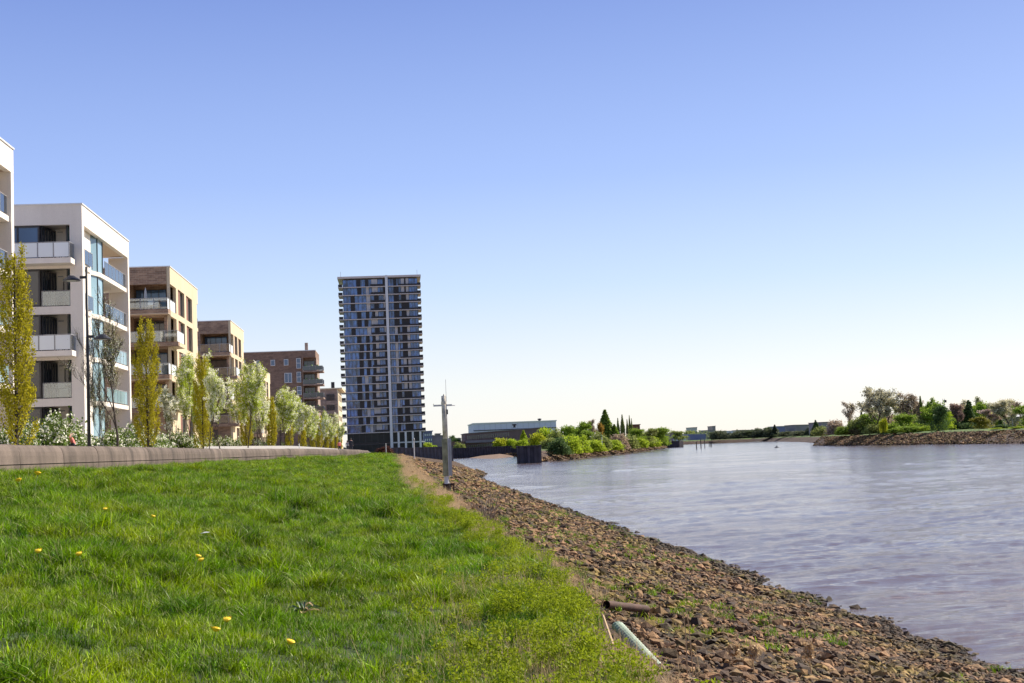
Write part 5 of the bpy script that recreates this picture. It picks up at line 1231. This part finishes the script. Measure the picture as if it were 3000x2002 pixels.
# rubble on the far shores
def shore_rubble(name, parent, P, n, seed, width, slope):
    rng = np.random.default_rng(seed); P = np.array(P, float); L = np.r_[0, np.cumsum(np.hypot(*np.diff(P[:, :2], axis=0).T))]; t = rng.uniform(0, L[-1], n)
    q = [np.interp(t, L, P[:, i]) for i in range(4)]; l = np.hypot(q[2], q[3]); d = rng.random(n) ** .8 * width
    z = np.interp(d, [0, 2, 6, 9.5], slope) + .22; S_ = .46 * rng.lognormal(0, .45, n)
    scatter(name, np.stack([q[0] + q[2] / l * d, q[1] + q[3] / l * d, z], 1), np.stack([rng.uniform(-.6, .6, n), rng.uniform(-.6, .6, n), rng.uniform(0, 6.28, n)], 1), np.stack([S_, S_, S_ * .9], 1), rng.integers(0, 7, n), ST, parent)
shore_rubble('shore_rubble', bpy.data.objects['far_bank'], [(149, 190, 1, 0), (149, 260, 1, 0), (149, 315, 1, 0), (151, 381, 1, 0), (154, 450, 1, .1), (160, 498, 1, 1.2), (180, 520, .9, .6), (211, 655, 1, .0)], 26000, 1, 9, (0, .7, 2.2, 3.2))
shore_rubble('shore_rubble', bpy.data.objects['peninsula'], [(36, 334, -1, .1), (57, 398, -1, .1), (78, 468, -1, .15), (105, 560, -1, .2), (140, 690, -1, .3), (170, 810, -1, .5)], 17000, 2, 8, (0, .9, 1.9, 2.8))
# ------------------------------------------------------------------ grass
def hit(px, py):
    r = ray(px, py); r = r / r[1]; t = 4.0
    while t < 200:
        q = EYE + r * t
        if q[2] <= float(ground(q[0], q[1])): return q
        t += .01 + t * .0008
    return q
PIPE_A, PIPE_B = hit(1778, 1796), hit(1895, 1808); PIPE_A[2] += .1; PIPE_B[2] += .1
DRAIN_A, DRAIN_B = hit(1810, 1858), hit(1935, 1950)
def clear_of(X, Y):
    k_ = np.ones(len(X), bool)
    for A, B, w_ in ((PIPE_A, PIPE_B, .3), (DRAIN_A, DRAIN_B, .09)):
        d = B[:2] - A[:2]; t = np.clip(((X - A[0]) * d[0] + (Y - A[1]) * d[1]) / d.dot(d), -.1, 1.1)
        # keep a gap around the pipe and on the side it is seen from
        k_ &= ~((np.abs(X - A[0] - d[0] * t) < w_) & (Y - A[1] - d[1] * t < w_) & (Y - A[1] - d[1] * t > -w_ * 3))
    return k_
def tuft_mesh(name, seed, nb, rad, h, wd, bend, mat, spread=.5):
    rng = np.random.default_rng(seed); V = []; Q = []; T = []
    r_ = rad * np.sqrt(rng.random(nb)); a = rng.uniform(0, 6.283, nb); base = np.stack([r_ * np.cos(a), r_ * np.sin(a), np.full(nb, -.02)], 1)
    d = rng.uniform(0, 6.283, nb); lean = rng.uniform(.05, 1, nb) * spread; H = h * rng.uniform(.5, 1.2, nb); W = wd * rng.uniform(.7, 1.3, nb)
    dx, dy = np.cos(d), np.sin(d); f = rng.uniform(0, 6.283, nb); sx, sy = np.cos(f), np.sin(f)
    for i, t in enumerate((0, .4, .75, 1.0)):
        out = lean * (t ** (1 + bend)) * H; z = H * t * (1 - .28 * lean * t)
        c = base + np.stack([dx * out, dy * out, z], 1); w_ = W * (1 - t ** 2 * .9) * .5
        V.append(c - np.stack([sx * w_, sy * w_, 0 * w_], 1)); V.append(c + np.stack([sx * w_, sy * w_, 0 * w_], 1))
    V = np.stack(V, 1).reshape(-1, 3); b = np.arange(nb)[:, None] * 8
    Q = np.concatenate([b + np.array([[0, 1, 3, 2]]), b + np.array([[2, 3, 5, 4]]), b + np.array([[4, 5, 7, 6]])])
    return np_mesh(name, V, Q, mat)
GT = [tuft_mesh('grass_tuft', i, 34, .11, .12, .0085, .8, 'grass_blade', .75) for i in range(4)] + [tuft_mesh('grass_tussock', 9 + i, 80, .11, .215, .009, 1.1, 'grass_blade', 1.0) for i in range(2)]
rng = np.random.default_rng(99); PT = []
for y0, y1, dens, s in ((7.2, 16, 100, 1.0), (16, 30, 62, 1.2), (30, 60, 32, 1.6), (60, 110, 14, 2.2), (110, 200, 5, 3.0)):
    W_ = 15.5; n = int((y1 - y0) * W_ * dens); Y = rng.uniform(y0, y1, n); X = rng.uniform(-12.0, 3.0, n)
    k_ = frustum_ok(X, Y, 1.2) & (X > wallX(Y) + .05) & (X < greenX(Y) + rng.uniform(-.35, .35, n)) & clear_of(X, Y); X, Y = X[k_], Y[k_]
    n1 = hash2(X * .9, Y * .9); n2 = hash2(X * 2.6 + 9, Y * 2.6); S_ = s * (.55 + .42 * n1 + .42 * n2) * rng.uniform(.8, 1.2, len(X))
    big = ((n1 * n2 > .42) & (rng.random(len(X)) < .5)) | (rng.random(len(X)) < .02)
    PT.append(np.stack([X, Y, S_, big * 1.0], 1))
PT = np.concatenate(PT); n = len(PT); X, Y, S_, big = PT.T
idx = np.where(big > 0, 4 + rng.integers(0, 2, n), rng.integers(0, 4, n))
hs_ = .84 * np.where(Y > 60, S_ * .62, S_ * (1 - .25 * sstep(25, 60, Y)))
scatter('grass', np.stack([X, Y, ground(X, Y)], 1), np.stack([rng.normal(0, .12, n), rng.normal(0, .12, n), rng.uniform(0, 6.28, n)], 1), np.stack([S_, S_, hs_], 1), idx, GT, None, 'long bright green meadow grass sloping down to the river bank', 'grass')
print('grass tufts', n, 'stones', len(C))
# weeds along the edge of the lawn, straw, yellow-green spurge
def weed_mesh(seed):
    rng = np.random.default_rng(seed); P = []; V = []; Q = []
    m = tuft_mesh('w', seed, 9, .07, .30, .006, .4, 'weed_yellow', .35)
    for i in range(14): 
        a = rng.uniform(0, 6.28); r_ = rng.uniform(0, .13); z = rng.uniform(.16, .32); P.append(np.array([r_ * math.cos(a), r_ * math.sin(a), z]) + rng.normal(size=(14, 3)) * np.array([.035, .035, .02]))
    V, Q = leaves(np.concatenate(P), .016, rng, 2.2)
    v0 = np.empty(len(m.vertices) * 3, np.float32); m.vertices.foreach_get('co', v0); v0 = v0.reshape(-1, 3); q0 = np.array([tuple(p_.vertices) for p_ in m.polygons])
    return np_mesh('spurge', np.concatenate([v0, V]), np.concatenate([q0, Q + len(v0)]), 'weed_yellow')
WD = [weed_mesh(1), weed_mesh(2)]; STW = [tuft_mesh('dry_stalks', 21, 7, .14, .34, .005, .3, 'straw', .45), tuft_mesh('dry_stalks', 22, 14, .18, .14, .007, .8, 'straw', 1.3)]
n = 900; Y = 7.5 + 70 * rng.random(n) ** 1.6; d = rng.normal(-.25, .38, n) - rng.random(n) * 1.0 * (Y < 18) * (rng.random(n) < .5); X = grassX(Y) + d
k_ = frustum_ok(X, Y, 1) & (X < greenX(Y) + .5) & (hash2(X * 1.3 + 3, Y * .9) > .46) & clear_of(X, Y); X, Y = X[k_], Y[k_]; n = len(X); sc_ = rng.uniform(.7, 1.25, n) * (1 + .012 * np.maximum(Y - 20, 0)) * .8
scatter('spurge_weeds', np.stack([X, Y, ground(X, Y)], 1), np.stack([rng.normal(0, .15, n), rng.normal(0, .15, n), rng.uniform(0, 6.28, n)], 1), np.stack([sc_] * 3, 1), rng.integers(0, 2, n), WD, None, 'yellow-green spurge weeds along the edge of the lawn', 'weeds')
n = 17000; Y = np.where(rng.random(n) < .35, rng.uniform(35, 150, n), 7.5 + 100 * rng.random(n) ** 1.5); X = grassX(Y) + rng.normal(.12, .3, n) - rng.random(n) ** 2 * 1.5 * (Y < 17) - rng.random(n) * (grassX(Y) - greenX(Y)) * 1.1
k_ = frustum_ok(X, Y, 1) & (hash2(X * .8 + 31, Y * .5) > .3) & clear_of(X, Y); X, Y = X[k_], Y[k_]; n = len(X); sc_ = rng.uniform(.6, 1.2, n) * (1 + .010 * np.maximum(Y - 20, 0)) * .75
scatter('dry_stalks', np.stack([X, Y, ground(X, Y)], 1), np.stack([rng.normal(0, .2, n), rng.normal(0, .2, n), rng.uniform(0, 6.28, n)], 1), np.stack([sc_] * 3, 1), rng.integers(0, 2, n), STW, None, 'dry straw-coloured stalks between lawn and stones', 'dry grass')
# tufts among the stones
n = 2600; Y = 9 + 120 * rng.random(n) ** 1.3; X = grassX(Y) + .5 + rng.random(n) ** 1.4 * 8.2; k_ = frustum_ok(X, Y, 1) & (hash2(X * .5 + 3, Y * .35) > .58) & (X < waterX(Y) - .4); X, Y = X[k_], Y[k_]; n = len(X); sc_ = rng.uniform(.6, 1.4, n) * (1 + .01 * Y)
scatter('bank_tufts', np.stack([X, Y, ground(X, Y) + .03], 1), np.stack([rng.normal(0, .2, n), rng.normal(0, .2, n), rng.uniform(0, 6.28, n)], 1), np.stack([sc_, sc_, sc_ * .6], 1), rng.integers(0, 2, n), GT[:2], bank)

# ------------------------------------------------------------------ single small things
fl_mb = MB()
fl_mb.lathe([(.001, .0), (.012, .0), (.026, .012), (.034, .022), (.026, .03), (.012, .034), (.001, .035)], n=12)
for i in range(26):
    a = i * 2.4; r_ = .012 + .02 * ((i * .618) % 1); fl_mb.add([(r_ * math.cos(a - .15), r_ * math.sin(a - .15), .02), ((r_ + .014) * math.cos(a), (r_ + .014) * math.sin(a), .036), (r_ * math.cos(a + .15), r_ * math.sin(a + .15), .024)], [(0, 1, 2)])
fmesh = fl_mb.mesh('flower_head', 'dandelion_yellow'); smesh = MB().tube([(0, 0, -.16), (.004, 0, -.08), (0, 0, 0)], .003, 5).mesh('stem', 'stem_green')
for px, py, lb in [(580, 1634, 'left flower of the brightest yellow dandelion pair'), (590, 1645, 'right flower of the brightest yellow dandelion pair'), (666, 1822, 'single yellow dandelion near the bottom centre of the lawn'), (631, 1851, 'orange-yellow dandelion just left below the single one'),
        (232, 1628, 'yellow dandelion in the left middle of the lawn'), (113, 1620, 'yellow dandelion left of the left middle one'), (101, 1365, 'dandelion growing against the wall at the left'), (110, 1392, 'pale dandelion below the one at the wall'), (55, 1411, 'dandelion near the left edge below the wall'),
        (287, 1367, 'small dandelion at the wall foot under the lamp'), (448, 1516, 'faded green dandelion in the mid lawn'), (308, 1495, 'faded dandelion left in the mid lawn'), (850, 1888, 'tiny orange flower low in the centre grass')]:
    P = hit(px, py); X, Y = P[0], P[1]; z = float(ground(X, Y)) + .15; s_ = 1.15 if Y < 25 else 1.6
    d_ = P - EYE; k2 = (z - EYE[2]) / d_[2]; P = EYE + d_ * k2
    t = thing('dandelion', lb, 'flower', P, px * .1, 'yellow dandelions in the lawn'); s_ *= .85; t.scale = (s_, s_, s_); t.rotation_euler = (.25, -.1, px)
    link('flower_head', fmesh, t); link('stem', smesh, t)
P = hit(600, 1594); o = MB().add([(-.06, 0, .14), (-.02, -.02, .15), (.05, -.015, .155), (.075, 0, .16), (.05, .02, .15), (-.02, .02, .145), (0, 0, .165)], [(0, 1, 6), (1, 2, 6), (2, 3, 6), (3, 4, 6), (4, 5, 6), (5, 0, 6), (5, 4, 3, 2, 1, 0)]).build('feather', 'feather'); o.location = P; tag(o, 'small white feather lying on the grass above the dandelion pair', 'feather')
# dock plant
P = hit(885, 1800); t = thing('dock_plant', 'withered broad-leaved dock plant in the middle of the lawn', 'plant', P - np.array([0, 0, .03])); t.scale = (.8, .8, .7); rg = random.Random(5)
for i in range(17):
    a = i * 2.4 + rg.uniform(-.2, .2); L = rg.uniform(.14, .26); c, s = math.cos(a), math.sin(a); wv = .026
    pts = [(0, 0), (.3, .8), (.6, 1), (.85, .6), (1, 0)]; vs = []
    for q, w_ in pts:
        z = .06 + (.05 + .05 * (i % 3)) * math.sin(q * 2.6); vs += [(c * L * q - s * wv * w_, s * L * q + c * wv * w_, z), (c * L * q, s * L * q, z - .015), (c * L * q + s * wv * w_, s * L * q - c * wv * w_, z)]
    MB().add(vs, [(3 * j + k_, 3 * j + k_ + 1, 3 * j + 4 + k_, 3 * j + 3 + k_) for j in range(4) for k_ in (0, 1)]).build('leaf', 'dock_leaf' if i % 5 else 'straw', t)
MB().tube([(0, 0, 0), (.02, .0, .2)], .004, 5).build('stalk', 'straw', t)
# rusty pipe
A = PIPE_A.copy(); B = PIPE_B.copy(); d_ = B - A
o = thing('rusty_pipe', 'short rusty brown pipe lying at the foot of the stone bank', 'pipe', A)
L = float(np.linalg.norm(d_)); m = MB(); u_ = d_ / L; r_ = .052
m.tube([(0, 0, 0), tuple(d_)], r_, 14, False); m.tube([tuple(d_), (0, 0, 0)], r_ * .82, 14, False); m.build('pipe_body', 'rust', o, True)
# green-white corrugated half pipe
A = hit(1810, 1858); B = hit(1935, 1950); A[2] += .08; B[2] -= .06; d_ = Vector(B - A); L = d_.length; u_ = d_.normalized(); sd_v = u_.cross(Vector((0, 0, 1))).normalized(); up_ = sd_v.cross(u_)
m = MB(); nseg = 44; vs = []
for i in range(nseg + 1):
    rr_ = .062 + (.007 if i % 2 else 0)
    for j in range(7):
        a = -.2 + 2.6 * j / 6; v = u_ * (L * i / nseg) + sd_v * (math.cos(a) * rr_) + up_ * (math.sin(a) * rr_ * .8); vs.append(tuple(v))
m.add(vs, [(i * 7 + j, i * 7 + j + 1, (i + 1) * 7 + j + 1, (i + 1) * 7 + j) for i in range(nseg) for j in range(6)])
o = m.build('drain_pipe', 'pipe_green'); o.location = A; tag(o, 'pale green ribbed drain pipe half buried in weeds', 'pipe')
# plank stuck in the weeds
A = hit(1770, 1880); B = hit(1798, 1935); m = MB(); m.tube([tuple(A + [0, 0, .25]), tuple(B + [0, 0, .12])], [.012, .016], 6); o = m.build('dry_stick', 'straw'); tag(o, 'pale dry stick leaning in the weeds left of the drain pipe', 'stick')
# dry bush at the bank edge
P = hit(1428, 1532); t = thing('dry_bush', 'small leafless brown bush at the edge of the stones below the mast', 'bush', P); rg = np.random.default_rng(4); m = MB()
for i in range(34):
    a = rg.uniform(0, 6.28); e = rg.uniform(.1, .75); L = rg.uniform(.5, 1.05); p0 = np.array([rg.normal() * .1, rg.normal() * .1, -.05]); q = p0 + np.array([math.cos(a) * e * .5, math.sin(a) * e * .5, .6]) * L; r2 = q + np.array([math.cos(a) * e * .7, math.sin(a) * e * .7, .35]) * L + rg.normal(size=3) * .05
    m.tube([p0, q, r2], [.011, .008, .004], 3, False)
m.build('twigs', 'bark_pale', t)
# reed stems standing at lower right
for i, (px, py, h) in enumerate([(2014, 1990, 1.3), (2032, 1985, 1.45), (2380, 1985, .8), (2210, 1975, .6), (2145, 1960, .5)]):
    P = hit(px, py); t = thing('reed_stem', ['left one of the two tall dry reed stems at lower right', 'right one of the two tall dry reed stems at lower right', 'feathery dry reed at the bottom right', 'short dry reed left of the feathery one', 'shortest dry reed beside the tall stems'][i], 'reed', P, i)
    s_ = P[1] * .035; h = h * .45
    MB().tube([(0, 0, -.05), (.01, .02, h * .6), (.0, .04, h)], [.006, .005, .003], 5).build('stem', 'straw', t)
    if i > 1:
        rg = np.random.default_rng(i); z = rg.uniform(.6, 1.08, 260) * h; V, Q = leaves(np.stack([rg.normal(size=260) * .028, rg.normal(size=260) * .028 + .03, z], 1), .02, rg, 2.4, .6); link('plume', np_mesh('plume', V, Q, 'straw'), t)
print('objects', len(bpy.data.objects))
